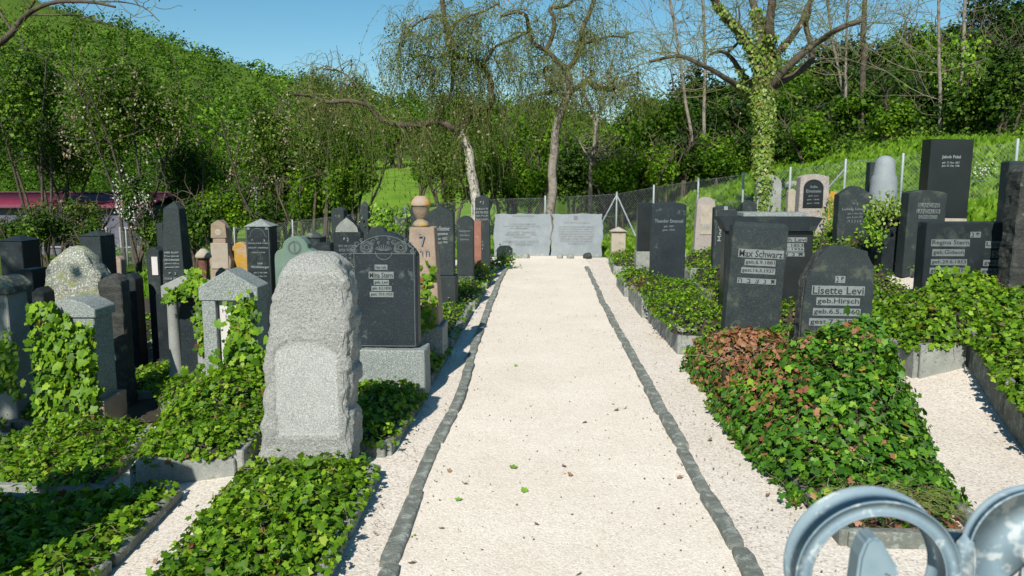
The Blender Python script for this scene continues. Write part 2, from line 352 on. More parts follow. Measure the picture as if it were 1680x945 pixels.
# ------------------------------------------------------------------ path kerbs
rng = np.random.default_rng(5)
def kerb_stone(L, w_, h, seed):
    bm = bmesh.new()
    nl, na = 12, 10; rings = []
    for i in range(nl + 1):
        t = i / nl; ring = []
        e = min(1, min(t, 1 - t) * L / 0.05 + 0.82)
        wob = 0.012 * mnoise.noise(Vector((t * L * 3, seed * 9.1, 0)))
        for k in range(na):
            a = PI * k / (na - 1)
            x = -math.copysign(abs(math.cos(a)) ** 0.28, math.cos(a)) * w_ / 2 * e; z = (math.sin(a) ** 0.6) * h * (0.9 + 0.1 * e)
            p = Vector((x * 9 + seed, t * L * 7, z * 9)); dn = mnoise.noise(p) * 0.006 + mnoise.noise(p * 2.6) * 0.006
            ring.append(bm.verts.new((x + wob + dn * 0.9, (t - 0.5) * L, z - 0.03 + dn)))
        rings.append(ring)
    for a, b in zip(rings, rings[1:]):
        for k in range(na - 1): bm.faces.new((a[k], a[k + 1], b[k + 1], b[k]))
        bm.faces.new((a[-1], a[0], b[0], b[-1]))
    bm.faces.new(rings[0]); bm.faces.new(rings[-1][::-1])
    return bm
def path_kerb(side, pts, label, y0, y1, seed):
    t = empty('path_kerb', (0, 0, 0)); tag(t, label, 'path kerb')
    y = y0; k = 0; r = random.Random(seed)
    while y < y1:
        L = r.uniform(0.75, 1.15); L = min(L, y1 - y + 0.1)
        ym = y + L / 2; x = float(np.interp(ym, pts[0], pts[1])); x2 = float(np.interp(y + L, pts[0], pts[1])); x1 = float(np.interp(y, pts[0], pts[1]))
        o = bmobj('kerb_stone', kerb_stone(L - 0.022, r.uniform(.092, .112), r.uniform(.055, .07), k + seed * 40), M['kerbdark'], t)
        o.location = (x + r.uniform(-.008, .008), ym, 0.012 + r.uniform(-.012, .010)); o.rotation_euler = (r.uniform(-.01, .01), 0, -math.atan2(x2 - x1, L) + r.uniform(-.012, .012)); y += L; k += 1
path_kerb('l', ([1, 4, 5.2, 7.0, 9.0, 12, 15, 17.9], [-.79, -.78, -.80, -.75, -.80, -.83, -.84, -.78]), 'long line of weathered kerb stones along the left edge of the gravel path', 1.0, 17.8, 1)
path_kerb('r', ([1, 4, 6, 8, 10, 13, 16, 17.3], [1.06, 1.05, 1.02, 1.0, .97, .95, .97, .96]), 'long line of weathered kerb stones along the right edge of the gravel path', 1.0, 17.2, 2)

# ------------------------------------------------------------------ lettering
_cv = bpy.data.curves.new('txt', 'FONT'); _to = bpy.data.objects.new('txt', _cv); COL.objects.link(_to)
_cv.resolution_u = 2; _cv.extrude = 0.02
def text_mesh(s, bold=0.0):
    _cv.body = s; _cv.offset = bold; bpy.context.view_layer.update()
    me = bpy.data.meshes.new_from_object(_to.evaluated_get(bpy.context.evaluated_depsgraph_get()))
    n = len(me.vertices); V = np.zeros(n * 3, np.float32); me.vertices.foreach_get('co', V); return me, V.reshape(-1, 3)
def lettering(parent, s, cx, cz, w_, h, y, mat, bold=0.01, name='lettering'):
    me, V = text_mesh(s, bold)
    if not len(V): return
    mn, mx = V.min(0), V.max(0); sx = w_ / max(1e-5, mx[0] - mn[0]); sz = h / max(1e-5, mx[1] - mn[1])
    U = np.stack([(V[:, 0] - (mn[0] + mx[0]) / 2) * sx + cx, y - (V[:, 2] + 0.02) * 0.04, (V[:, 1] - (mn[1] + mx[1]) / 2) * sz + cz], -1)
    me.vertices.foreach_set('co', U.astype(np.float32).ravel()); me.update(); me.materials.clear(); me.materials.append(mat)
    return link(bpy.data.objects.new(name, me), parent)

# ------------------------------------------------------------------ leaves
ILEAF = np.array([(0, -.02), (.22, -.18), (.44, .02), (.36, .24), (.50, .46), (.26, .60), (0, 1.0), (-.26, .60), (-.50, .46), (-.36, .24), (-.44, .02), (-.22, -.18), (0, .32)])
def leaf_geo(P, Nn, size, rng, star=True, tilt=0.5, droop=0.0, tone=None, cup=0.12):
    """place leaves at P facing Nn -> V, [faces], tone per vertex"""
    n = len(P); Nn = Nn + rng.normal(0, tilt, (n, 3)); Nn /= np.linalg.norm(Nn, axis=1, keepdims=True) + 1e-9
    a = rng.normal(0, 1, (n, 3)); a[:, 2] -= droop; A = a - (a * Nn).sum(1, keepdims=True) * Nn; A /= np.linalg.norm(A, axis=1, keepdims=True) + 1e-9
    B = np.cross(Nn, A); s = (size * (.38 + .95 * rng.uniform(0, 1, n) ** 1.2))[:, None]
    if star: L = ILEAF; fc = np.array([(12, i, (i + 1) % 12) for i in range(12)])
    else: L = np.array([(0, 0), (.36, .45), (0, 1.0), (-.36, .45)]); fc = np.array([(0, 1, 2, 3)])
    m = len(L); V = np.zeros((n, m, 3))
    for i, (u, v) in enumerate(L):
        lift = -cup * (abs(u) * 1.2 + (v - .4) ** 2 * 1.2) if star else 0
        V[:, i] = P + s * (B * u + A * (v - .3) + Nn * lift)
    f = (np.arange(n)[:, None, None] * m + fc[None]).reshape(-1, fc.shape[1])
    tn = np.repeat(tone if tone is not None else rng.uniform(0, 1, n), m)
    return V.reshape(-1, 3), f, tn
def ivy_tone(n, rng, brown=0.03):
    t = np.clip(rng.beta(1.7, 2.3, n) * 0.98, 0, .88); b = rng.uniform(0, 1, n) < brown * .6
    t[b] = rng.uniform(.9, 1, b.sum()); return t
def area_sample(V, F_, n, rng):
    T = np.concatenate([F_[:, [0, 1, 2]], F_[:, [0, 2, 3]]]); a, b, c = V[T[:, 0]], V[T[:, 1]], V[T[:, 2]]
    cr = np.cross(b - a, c - a); ar = np.linalg.norm(cr, axis=1); k = rng.choice(len(T), n, p=ar / ar.sum())
    u, v = rng.uniform(0, 1, n), rng.uniform(0, 1, n); q = u + v > 1; u[q] = 1 - u[q]; v[q] = 1 - v[q]
    P = a[k] + (b - a)[k] * u[:, None] + (c - a)[k] * v[:, None]; Nn = cr[k] / (ar[k][:, None] + 1e-9); return P, Nn
def pnoise(x, y, s, sd):
    return (np.sin(x * s * 1.7 + sd) * np.cos(y * s * 1.3 + sd * 2.1) + .6 * np.sin(x * s * 3.9 + y * s * 2.7 + sd * .7) + .4 * np.cos(y * s * 6.1 - x * s * 4.3 + sd * 1.9)) / 2
IVN = 0
def ivy_bed(label, quad, h, base=0.12, dens=1500, size=.055, mat='ivy', bumps=(), brown=.03, star=True, seed=None, spread=-.03, group=None, name='ivy_patch', brownfun=None, edge=.16, layer=.085, drape=False):
    """quad: four (x,y) corners; ground-cover mound with leaves all over"""
    global IVN; IVN += 1; rng = np.random.default_rng(seed or IVN * 7 + 1)
    q = np.array(quad, float); c = q.mean(0); star = star and c[1] < 8.6; q = c + (q - c) * (1 + spread / np.maximum(.3, np.abs(q - c)))
    n = 26; u, v = np.meshgrid(np.linspace(0, 1, n), np.linspace(0, 1, n))
    X = (q[0, 0] * (1 - u) + q[1, 0] * u) * (1 - v) + (q[3, 0] * (1 - u) + q[2, 0] * u) * v
    Y = (q[0, 1] * (1 - u) + q[1, 1] * u) * (1 - v) + (q[3, 1] * (1 - u) + q[2, 1] * u) * v
    wx = np.linalg.norm(q[1] - q[0]); wy = np.linalg.norm(q[3] - q[0])
    d = np.minimum(np.minimum(u, 1 - u) * wx, np.minimum(v, 1 - v) * wy)
    e = np.clip(d / edge, 0, 1) ** .5
    X = X + pnoise(X, Y, 6, seed or IVN) * .05 * (1 - e); Y = Y + pnoise(Y, X, 6, (seed or IVN) + 3) * .05 * (1 - e)
    H = h * (1 + .5 * pnoise(X, Y, 3.2, IVN)) + (.035 * pnoise(X, Y, 11, IVN) + .02 * pnoise(Y, X, 23, IVN)) * np.clip(e * 1.5, 0, 1)
    for bx, by, bh, br in bumps: H = H + bh * np.exp(-((X - bx) ** 2 + (Y - by) ** 2) / (2 * br * br))
    Z = ground(X, Y) + (base * (e ** .3) * .9 if drape else base - .04) + H * e - .01
    V = np.stack([X, Y, Z], -1).reshape(-1, 3); i = np.arange(n - 1)[:, None] * n + np.arange(n - 1)[None, :]
    f = np.stack([i, i + 1, i + n + 1, i + n], -1).reshape(-1, 4)
    T = np.cross(V[f[:, 1]] - V[f[:, 0]], V[f[:, 3]] - V[f[:, 0]]); area = np.linalg.norm(T, axis=1).sum()
    k = int(area * dens * (1.75 if star else 1.4)); P, Nn = area_sample(V, f, k, rng); Nn[Nn[:, 2] < 0] *= -1
    pn = pnoise(P[:, 0], P[:, 1], 4, 2.2 + IVN)
    off = (rng.uniform(0, 1, k) ** .8 * layer + np.clip(pn, 0, 1) * .03 + (rng.uniform(0, 1, k) > .96) * .05)
    P = P + Nn * off[:, None]
    tn = ivy_tone(k, rng, brown); tn = np.where(tn < .88, np.clip(tn + .14 * pn, 0, .88), tn)
    if brownfun is not None:
        bb = brownfun(P[:, 0], P[:, 1]) > rng.uniform(0, 1, k); tn[bb] = rng.uniform(.91, 1, bb.sum())
    Nn[:, 2] += .25
    LV, LF, LT = leaf_geo(P, Nn, size * .72, rng, star, .6, 1.0, tn)
    ns = int(area * 32) if star else 0
    SV, SF = np.zeros((0, 3)), np.zeros((0, 4), int)
    if ns:
        sp, sn = area_sample(V, f, ns, rng); pls = []
        for a_, b_ in zip(sp, sn):
            b_ = b_ if b_[2] > 0 else -b_; d_ = rng.normal(0, 1, 3); q_ = [a_ + b_ * rng.uniform(.02, layer + .01)]
            for _ in range(4): d_ = d_ * .8 + rng.normal(0, .5, 3); d_ -= b_ * (d_ @ b_); d_ /= np.linalg.norm(d_) + 1e-6; q_.append(q_[-1] + d_ * .045 + b_ * rng.normal(0, .008))
            pls.append((np.array(q_), .0028, .0012))
        SV, SF = tubes(pls, 3)
    VV = np.concatenate([V, LV, SV]); o = len(V); o2 = o + len(LV)
    o = npmesh(name, VV, [f, LF + o, SF + o2], [M[mat], M['soil'], M['twiggrey']], None, tone=np.concatenate([np.zeros(len(V)), LT, np.zeros(len(SV))]), midx=np.concatenate([np.ones(len(f)), np.zeros(len(LF)), np.full(len(SF), 2)]))
    # bare stems running through the leaves
    return tag(o, label, 'ivy', group, 'stuff')
def ivy_on(name, label, pts, nrm, size, mat, rng, parent=None, star=True):
    k = len(pts); V, f, t = leaf_geo(pts, np.broadcast_to(nrm, (k, 3)) if np.ndim(nrm) == 1 else nrm, size, rng, star, .45, 2.0, ivy_tone(k, rng, .04))
    o = npmesh(name, V, [f], M[mat], parent, tone=t)
    return tag(o, label, 'ivy' if parent is None else None, kind='stuff')
# ------------------------------------------------------------------ headstones
def prof(kind, w_, h, a=0.1, wb=None, z0=0.0):
    x = w_ / 2; xb = (wb or w_) / 2
    if kind == 'flat': return [(-xb, z0), (xb, z0), (x, h), (-x, h)]
    if kind in ('round', 'arc'):
        k = 12; top = [(x * math.cos(PI * i / k), h - a + a * math.sin(PI * i / k)) for i in range(k + 1)]
        if kind == 'arc': top = [(x - 2 * x * i / k, h - a + a * (1 - (1 - 2 * i / k) ** 2)) for i in range(k + 1)]
        return [(-xb, z0), (xb, z0)] + top
    if kind == 'gable': return [(-xb, z0), (xb, z0), (x, h - a), (0, h), (-x, h - a)]
    if kind == 'cut': return [(-xb, z0), (xb, z0), (x, h - a), (x * .62, h - a * .12), (x * .1, h), (-x * .62, h - a * .1), (-x, h - a)]
    if kind == 'ogee': return [(-xb, z0), (xb, z0), (x, h - a), (x * .8, h - a * .8), (x * .45, h - a * .35), (x * .2, h - a * .08), (0, h), (-x * .2, h - a * .08), (-x * .45, h - a * .35), (-x * .8, h - a * .8), (-x, h - a)]
    if kind == 'lobes':
        k = 8; top = [(x * .62 * math.cos(PI * i / k), h - a * 1.0 + a * math.sin(PI * i / k)) for i in range(k + 1)]
        sh = [(x, h - a * 1.9), (x * .98, h - a * 1.5), (x * .88, h - a * 1.2), (x * .72, h - a * 1.08)]
        return [(-xb, z0), (xb, z0)] + sh + top + [(-p[0], p[1]) for p in sh[::-1]]
class Stone:
    def __init__(s, x0, x1, top, Y, label, bz=None, yaw=0, lean=0, group=None, name='headstone', cat='headstone', roll=0):
        s.cx = (x0 + x1) / 2; p = W(s.cx, top, Y); s.s = scale_at(p); s.w = (x1 - x0) * s.s
        s.bz = G(p[0], Y) if bz is None else bz; s.h = p[2] - s.bz; s.top = top; s.x, s.y = p[0], Y
        s.e = tag(empty(name, (p[0], Y, s.bz), (math.radians(lean), math.radians(roll), math.radians(yaw))), label, cat, group)
    def L(s, px, py): return (px - s.cx) * s.s, s.h - (py - s.top) * s.s
    def text(s, t, px, py, wpx, hpx, y, mat='inklight', band=None, pad=1.5, bold=.012):
        x, z = s.L(px, py); w_, h = wpx * s.s, hpx * s.s
        if band:
            p = s.s * pad; b = bmobj('inscription_band', box(x - w_ / 2 - p, x + w_ / 2 + p, y - .004, y + .004, z - h / 2 - p * .8, z + h / 2 + p * .8, 0), M[band], s.e)
            lettering(b, t, x, z, w_, h, y - .0045, M[mat], bold)
        else: lettering(s.e, t, x, z, w_, h, y, M[mat], bold, 'inscription')
def slab(s, kind, d, mat, a=.1, wb=None, z0=-.05, bevel=.008, name='slab', w_=None, h=None, smooth=False, rough=None):
    bm = prism(prof(kind, w_ or s.w, h or s.h, a, wb, z0), d, bevel)
    if rough: roughen(bm, *rough)
    return bmobj(name, bm, M[mat], s.e)
def plinth(s, z1, w_, d, mat='grey_granite', z0=-.1, name='plinth', rough=None):
    bm = box(-w_ / 2, w_ / 2, -d / 2, d / 2, z0, z1, .01)
    if rough: roughen(bm, *rough)
    return bmobj(name, bm, M[mat], s.e)
def obelisk(s, w_, h, d, mat, tip=.12, taper=.72, z0=-.05):
    bmobj('shaft', box(-w_ / 2, w_ / 2, -d / 2, d / 2, z0, h - tip, .006, (taper, taper)), M[mat], s.e)
    bmobj('pyramid_tip', hip(w_ * taper - .004, d * taper - .004, h - tip + .001, tip), M[mat], s.e)

# --- big rough monolith
def monolith(s, outl, d, mat, arch=None, nz=90, na=150, amp=.018, seed=1, archmat=None):
    """outl: [(z, xl, xr)] front outline"""
    Z = np.array([o[0] for o in outl]); XLo = np.array([o[1] for o in outl]); XRo = np.array([o[2] for o in outl]); H = Z[-1]
    V = np.zeros((nz + 1, na, 3)); isp = np.zeros((nz + 1, na), bool)
    for i in range(nz + 1):
        z = -.08 + (H + .08) * i / nz; xl, xr = np.interp(z, Z, XLo), np.interp(z, Z, XRo); cx, hw = (xl + xr) / 2, (xr - xl) / 2
        dd = d / 2 * min(1, .35 + (H - z) / .18)
        for k in range(na):
            a = 2 * PI * k / na; c, s_ = math.cos(a), math.sin(a); ex = .30
            x = cx + hw * math.copysign(abs(c) ** ex, c); y = dd * math.copysign(abs(s_) ** ex, s_)
            q = Vector((x * 7 + seed, y * 7, z * 7)); side = abs(c) ** 3 if s_ < 0 else 1
            n = mnoise.noise(q) * amp * 1.5 + mnoise.noise(q * 3.1) * amp * .7 + mnoise.noise(q * 8) * amp * .35
            n2 = (mnoise.cell(Vector((x * 4, y * 9, z * 11)))) * amp * .8 * (side > .25) * (c > .3)
            m = .45 if (s_ < -.3) else 1.3
            x += (n + n2) * c * 1.4; y += n * s_ * m; z2 = z + n * (.8 if i > nz - 4 else .3)
            if arch and s_ < 0:
                acx, aw, z0, z1, ah = arch; inside = False
                if abs(x - acx) < aw and z0 < z < z1 + ah * (.25 + .75 * (1 - abs(x - acx) / aw)) ** .8: inside = True; n *= .25
                if inside: y = -dd + .009 + n * .7; isp[i, k] = True
            V[i, k] = (x, y, z2)
    Vf = np.concatenate([V.reshape(-1, 3), [V[-1].mean(0) + [0, 0, .015]]])
    i = np.arange(nz)[:, None] * na; j = np.arange(na)[None, :]; f = np.stack([i + j, i + (j + 1) % na, i + na + (j + 1) % na, i + na + j], -1).reshape(-1, 4)
    t = np.stack([nz * na + np.arange(na), nz * na + (np.arange(na) + 1) % na, np.full(na, len(Vf) - 1)], -1)
    mi = np.zeros(len(f) + na, int); pf = isp.reshape(-1)
    if arch: mi[:len(f)] = pf[f].sum(1) >= 3
    return npmesh('monolith', Vf, [f, t], [M[mat], M[archmat or mat]], s.e, midx=mi, smooth=False)

# L1 big granite
s = Stone(432, 582, 415, 5.15, 'big rough grey granite monolith with blank arched panel, nearest stone left of path', 0.0)
def ol(pts, s): return [(s.L(0, y)[1], s.L(a, y)[0], s.L(b, y)[0]) for y, a, b in pts]
monolith(s, ol([(800, 418, 578), (750, 419, 577), (690, 428, 576), (600, 433, 578), (530, 446, 580), (480, 458, 579), (455, 465, 576), (438, 471, 570), (424, 480, 561), (415, 500, 548)], s), .34, 'granite', amp=.013,
         arch=(s.L(507, 0)[0], 52 * s.s, s.L(0, 715)[1], s.L(0, 590)[1], 50 * s.s), archmat='granite_panel')
# L2 broad dark stone with ornament
s = Stone(578, 686, 380, 7.05, 'dark stone with carved flower frieze in its arched top, behind the big granite')
zb = s.L(0, 572)[1]
slab(s, 'arc', .17, 'black_speck', a=.20, z0=zb + .003, bevel=.015)
plinth(s, zb, s.w + .14, .34, 'grey_granite', rough=(.006, 14, .08, 3))
pl = []
def ring(cx, cz, r, y, a0=0, a1=2 * PI, n=18): return [(cx + r * math.cos(a0 + (a1 - a0) * i / n), y, cz + r * math.sin(a0 + (a1 - a0) * i / n)) for i in range(n + 1)]
yf = -.087
for sx in (-1, 1):
    c = s.L(632 + sx * 28, 405)
    for r in (.056, .046, .020): pl.append((ring(c[0], c[1], r, yf), .003, .003))
    for k in range(6): pl.append((ring(c[0] + .03 * math.cos(k * PI / 3), c[1] + .03 * math.sin(k * PI / 3), .011, yf, n=8), .0025, .0025))
    for k, (px, py, r) in enumerate([(50, 410, .028), (44, 400, .022), (17, 396, .02), (10, 389, .016), (20, 409, .018), (8, 397, .012), (36, 393, .014), (46, 411, .014)]):
        c = s.L(632 + sx * px, py); pl.append((ring(c[0], c[1], r, yf, .5, 5.2), .0028, .0028)); pl.append((ring(c[0], c[1], r * .5, yf, 2, 6.5, 10), .0025, .0025))
for k in range(9):
    a = PI * (k + .5) / 9; c = s.L(632, 410); pl.append(([(c[0] + .02 * math.cos(a), yf, c[1]), (c[0] + .075 * math.cos(a), yf, c[1] + .045 * math.sin(a) + .01)], .003, .003))
c = s.L(632, 411); pl.append((ring(c[0], c[1], .075, yf, PI, 2 * PI, 12), .003, .003))
x0, x1 = s.L(583, 0)[0], s.L(681, 0)[0]; z0, z1 = s.L(0, 415)[1], s.L(0, 568)[1]
pl.append(([(x0, yf, z0), (x1, yf, z0)], .003, .003))
arcp = [(x0 + (x1 - x0) * i / 16, yf, z0 + .09 + .115 * (1 - (1 - 2 * i / 16) ** 2) - .045) for i in range(17)]
pl.append((arcp, .003, .003)); pl.append(([(x0, yf, z1), (x0, yf, arcp[0][2])], .003, .003)); pl.append(([(x1, yf, z1), (x1, yf, arcp[0][2])], .003, .003)); pl.append(([(x0, yf, z1), (x1, yf, z1)], .003, .003))
tubeobj('carved_frieze', pl, M['band'], s.e)
for t, y, w_, h in (('Hier ruht', 437, 18, 6), ('Mina Stern', 450, 38, 9), ('geb. Levi', 462, 22, 6), ('geb. 8.3.1858', 472, 30, 6), ('gest. 10.9.1929', 482, 36, 6)):
    s.text(t, 627, y, w_, h, -.085, 'inkdark', 'bandlight')
# L3 sandstone obelisk with urn
s = Stone(666, 722, 321, 8.3, 'tapered brown sandstone obelisk topped by a lichen-covered urn, ivy at its foot')
zt = s.L(0, 372)[1]
zb = s.L(0, 533)[1]
bmobj('shaft', box(-s.w * .5, s.w * .5, -.17, .17, zb, zt, .008, (.72, .72)), M['pinksand'], s.e)
plinth(s, zb - .002, s.w + .08, .42, 'grey_granite', rough=(.006, 14, .1, 4))
hh = s.h - zt
u = bmobj('urn', lathe([(.07, 0), (.085, .01), (.09, .03), (.07, .06), (.045, .075), (.05, .09), (.062, .10), (.085, .17), (.095, .22), (.10, .225), (.10, .25), (.085, .255), (.08, .275), (.04, hh - .01), (.01, hh)], 24), M['sand'], s.e, True)
u.location = (s.L(690, 0)[0], 0, zt - .002)
u2 = bmobj('urn_cap', lathe([(.105, .222), (.108, .235), (.104, .26), (.09, .285), (.05, hh + .0)], 24), M['orange'], u, True)
s.text('ל', 694, 390, 10, 22, -.152, 'inkgrey')
s.text('ר ח', 698, 412, 16, 10, -.160, 'inkgrey')
# L4
s = Stone(702, 745, 337, 11.2, 'tall dark stone with low gabled top and pale gothic lettering behind the urn obelisk')
zb = s.L(0, 452)[1]; slab(s, 'gable', .22, 'black_mat', a=.10, z0=zb + .003)
plinth(s, zb, s.w + .06, .32, 'black_mat')
for t, y, w_, h in (('Ernestine Einsteiner', 374, 34, 7), ('geb. Regensteiner', 383, 28, 6), ('1. Januar 1852', 391, 26, 5), ('10. August 1918', 397, 26, 5)): s.text(t, 722, y, w_, h, -.112)
# L5
s = Stone(750, 777, 354, 13.4, 'narrow dark round-shouldered stone, second from last in the row left of the path')
zb = s.L(0, 452)[1]; slab(s, 'arc', .20, 'black_mat', a=.08, z0=zb + .003); plinth(s, zb, s.w + .02, .24, 'dark_moss')
for k in range(3): s.text('Salomon', 763, 378 + k * 7, 18 - k * 2, 3, -.102, 'inkfaint')
# L6 red stone
s = Stone(778, 790, 362, 14.6, 'slim red sandstone post between two dark stones near the memorial'); slab(s, 'flat', .16, 'red')
# L7
s = Stone(780, 803, 320, 15.8, 'tall slender dark stele with pointed top and Hebrew lines, last before the pale memorial slabs')
slab(s, 'gable', .2, 'black_mat', a=.06, wb=s.w * 1.15)
s.text('פ נ', 791, 332, 6, 5, -.102)
for k in range(4): s.text(['הנ תבצ ה רל', 'אבג דהו זחט', 'מנס עפצ קר', 'תשר קצפ'][k], 791, 342 + k * 6, 20, 3.5, -.102)
for k in range(3): s.text(['ISAK', 'LEVI', '1847'][k], 788, 396 + k * 6, 10, 3, -.102)
# small dark stone before memorial
s = Stone(815, 841, 403, 18.7, 'small low dark headstone with slanted corners in front of the memorial slabs'); slab(s, 'cut', .16, 'black', a=.08)
# middle rows left
s = Stone(675, 703, 320, 15.0, 'dark pointed stone just behind the lichen urn'); slab(s, 'gable', .2, 'black_mat', a=.07)
s = Stone(637, 666, 352, 13.5, 'dark gabled stone with mossy roof, half hidden by a small bush'); slab(s, 'gable', .2, 'dark_moss', a=.09); 
s.text('Abraham', 648, 376, 16, 3, -.102, 'inkfaint'); s.text('1836-1902', 648, 383, 14, 3, -.102, 'inkfaint')
s = Stone(591, 605, 329, 12.6, 'thin plain dark obelisk standing behind the pointed-arch stone'); obelisk(s, s.w * 1.15, s.h, s.w * 1.1, 'black_mat', .09, .85)
s = Stone(546, 567, 341, 13.2, 'dark square pillar with shallow peak behind the pointed-arch stone'); slab(s, 'cut', .25, 'black_mat', a=.04)
s.text('י ה', 557, 354, 7, 4, -.127, 'sand')
s = Stone(548, 594, 353, 10.4, 'dark stone with pointed arch and pale mottled tympanum'); slab(s, 'gable', .18, 'black', a=.24, bevel=.01)
zt = s.L(0, 380)[1]; c = s.L(571, 0)[0]; q = [(c - .15, zt), (c + .15, zt), (c + .14, zt + .06), (c + .09, zt + .12), (c, zt + .19), (c - .09, zt + .12), (c - .14, zt + .06)]
bmobj('tympanum', prism(q, .012, 0, y0=-.097), M['concrete'], s.e)
s.text('פ נ', 569, 392, 8, 6, -.092)
for k in range(5): s.text(['הנצ בת קרשת', 'אבג דהוזח', 'טיכ למנ', 'סעפ צקר', 'תשר קצ'][k], 571, 403 + k * 6.5, 30 - k * 3, 4, -.092, 'inkfaint')
s = Stone(497, 530, 378, 12.4, 'low dark block with pyramid cap behind the green lobed stone')
slab(s, 'flat', .36, 'black', h=s.h - .10, w_=s.w); bmobj('cap', hip(s.w, .36, s.h - .098, .10, .02), M['dark_moss'], s.e)
s = Stone(452, 522, 387, 8.9, 'green stone with three rounded lobes and a carved star wreath'); slab(s, 'lobes', .16, 'green', a=.14)
c = s.L(486, 405); pl = [(ring(c[0], c[1], r, -.083), .004, .004) for r in (.072, .060)]
for k in range(18): a = 2 * PI * k / 18; pl.append(([(c[0] + .055 * math.cos(a), -.083, c[1] + .055 * math.sin(a)), (c[0] + .085 * math.cos(a + .25), -.083, c[1] + .085 * math.sin(a + .25))], .004, .002))
pl.append(([(c[0], -.083, c[1] - .04), (c[0], -.083, c[1] + .045)], .008, .008)); tubeobj('wreath', pl, M['band'], s.e)
s = Stone(408, 448, 359, 9.3, 'dark stone with mossy hipped cap, star corners and long inscription'); h0 = s.h - .085
slab(s, 'flat', .26, 'black', h=h0); bmobj('cap', hip(s.w, .26, h0 + .002, .085, .015), M['grey_granite'], s.e)
c0, c1 = s.L(410, 0)[0], s.L(446, 0)[0]; zt = h0 - .015; zl = s.L(0, 490)[1]
pl = [([(c0, -.133, zl), (c0, -.133, zt), (c1, -.133, zt), (c1, -.133, zl)], .0035, .0035)]
pl.append(([(c0 + .02, -.133, zt - .1)] + ring((c0 + c1) / 2, zt - .09, .085, -.133, PI, 0, 12) + [(c1 - .02, -.133, zt - .1)], .003, .003)); tubeobj('border_line', pl, M['band'], s.e)
for x in (413, 443): s.text('✡', x, 373, 4.5, 5, -.132, 'bandlight')
for t, x, y, w_, h in (('פ', 419, 393, 3, 3), ('נ', 438, 393, 3, 3), ('הנצבת קרשת דהוזח', 428, 398, 32, 2.5), ('אבגד הוזחט', 428, 405, 32, 2.5), ('מנסעפצ קרש', 428, 413, 22, 2.5), ('Louis', 430, 430, 8, 4), ('Wolfsberger', 430, 437, 30, 5), ('geb. 2. Mai 1848', 430, 446, 22, 3), ('gest. 4. März 1911', 430, 452, 20, 3)): s.text(t, x, y, w_, h, -.131)
# L16 / L17 little temple stones
def temple(s, w_, d, mat, hroof, colw, rnd, panel, zc):
    """gabled roof on two supports with a panel between"""
    a = bmobj('gable_roof', prism([(-w_ / 2, zc), (w_ / 2, zc), (w_ / 2, zc + .12), (0, zc + hroof), (-w_ / 2, zc + .12)], d, .006), M[mat], s.e)
    for sx in (-1, 1):
        x = sx * (w_ / 2 - colw / 2 - .02)
        if rnd: o = bmobj('column', lathe([(colw * .6, -.05), (colw * .6, .04), (colw * .5, .06), (colw * .45, zc - .03), (colw * .55, zc - .002)], 20), M[mat], s.e, True); o.location = (x, -d / 2 + colw * .6, 0)
        else: bmobj('column', box(x - colw / 2, x + colw / 2, -d / 2 + .01, d / 2 - .01, -.05, zc - .002, .005), M[mat], s.e)
    bmobj('panel', box(-w_ / 2 + colw + .02, w_ / 2 - colw - .02, -d / 2 + .07, d / 2 - .04, -.05, zc - .002, .003), M[panel], s.e)
s = Stone(331, 434, 440, 7.0, 'grey granite temple-shaped stone with square pillars and white inner panel, ivy climbing its right side', .0); zc = s.L(0, 490)[1]
temple(s, s.w * .94, .30, 'grey_granite', s.h - zc, .125, False, 'white', zc)
s.text('Hirsch', 380, 508, 26, 6, -.083, 'inkgrey'); s.text('Nathan', 382, 518, 20, 6, -.083, 'inkgrey'); s.text('1897', 381, 541, 10, 5, -.083, 'inkgrey')
s = Stone(272, 345, 450, 7.9, 'pale temple-shaped stone with round columns and dark inner slab, left of the larger one', -.05); zc = s.L(0, 486)[1]
temple(s, s.w, .28, 'grey', s.h - zc, .12, True, 'black_speck', zc)
# L18 obelisk
s = Stone(266, 305, 330, 9.5, 'tallest dark obelisk of the left side with Hebrew and German lines')
zb = s.L(0, 480)[1]; obelisk(s, s.w * .98, s.h, s.w * .98, 'black_mat', .09, .68, z0=zb + .002); plinth(s, zb, s.w + .12, s.w + .12, 'black')
for k in range(5): s.text(['HIER RUHT', 'Frau Jakob', 'HECHINGER', 'geboren 1832 zu', 'gestorben 1904'][k], 285, 413 + k * 6, 24 if k != 2 else 26, 3.2, -.135 - k * .003)
s.text('פ  נ', 285, 447, 12, 3.5, -.150); s.text('הנצבת קרשת', 285, 456, 26, 4, -.153); s.text('אבגד הוז', 285, 464, 26, 4, -.156)
s = Stone(245, 266, 404, 10.0, 'brownish stone with small white plaque directly left of the tall obelisk'); slab(s, 'gable', .2, 'black_mat', a=.05)
a, b = s.L(254, 420), s.L(264, 450); bmobj('plaque', box(a[0], b[0], -.115, -.10, b[1], a[1], .002), M['white'], s.e)
s = Stone(261, 272, 366, 11.5, 'plain dark narrow stone peeking out behind the tall obelisk'); slab(s, 'flat', .2, 'black_mat')
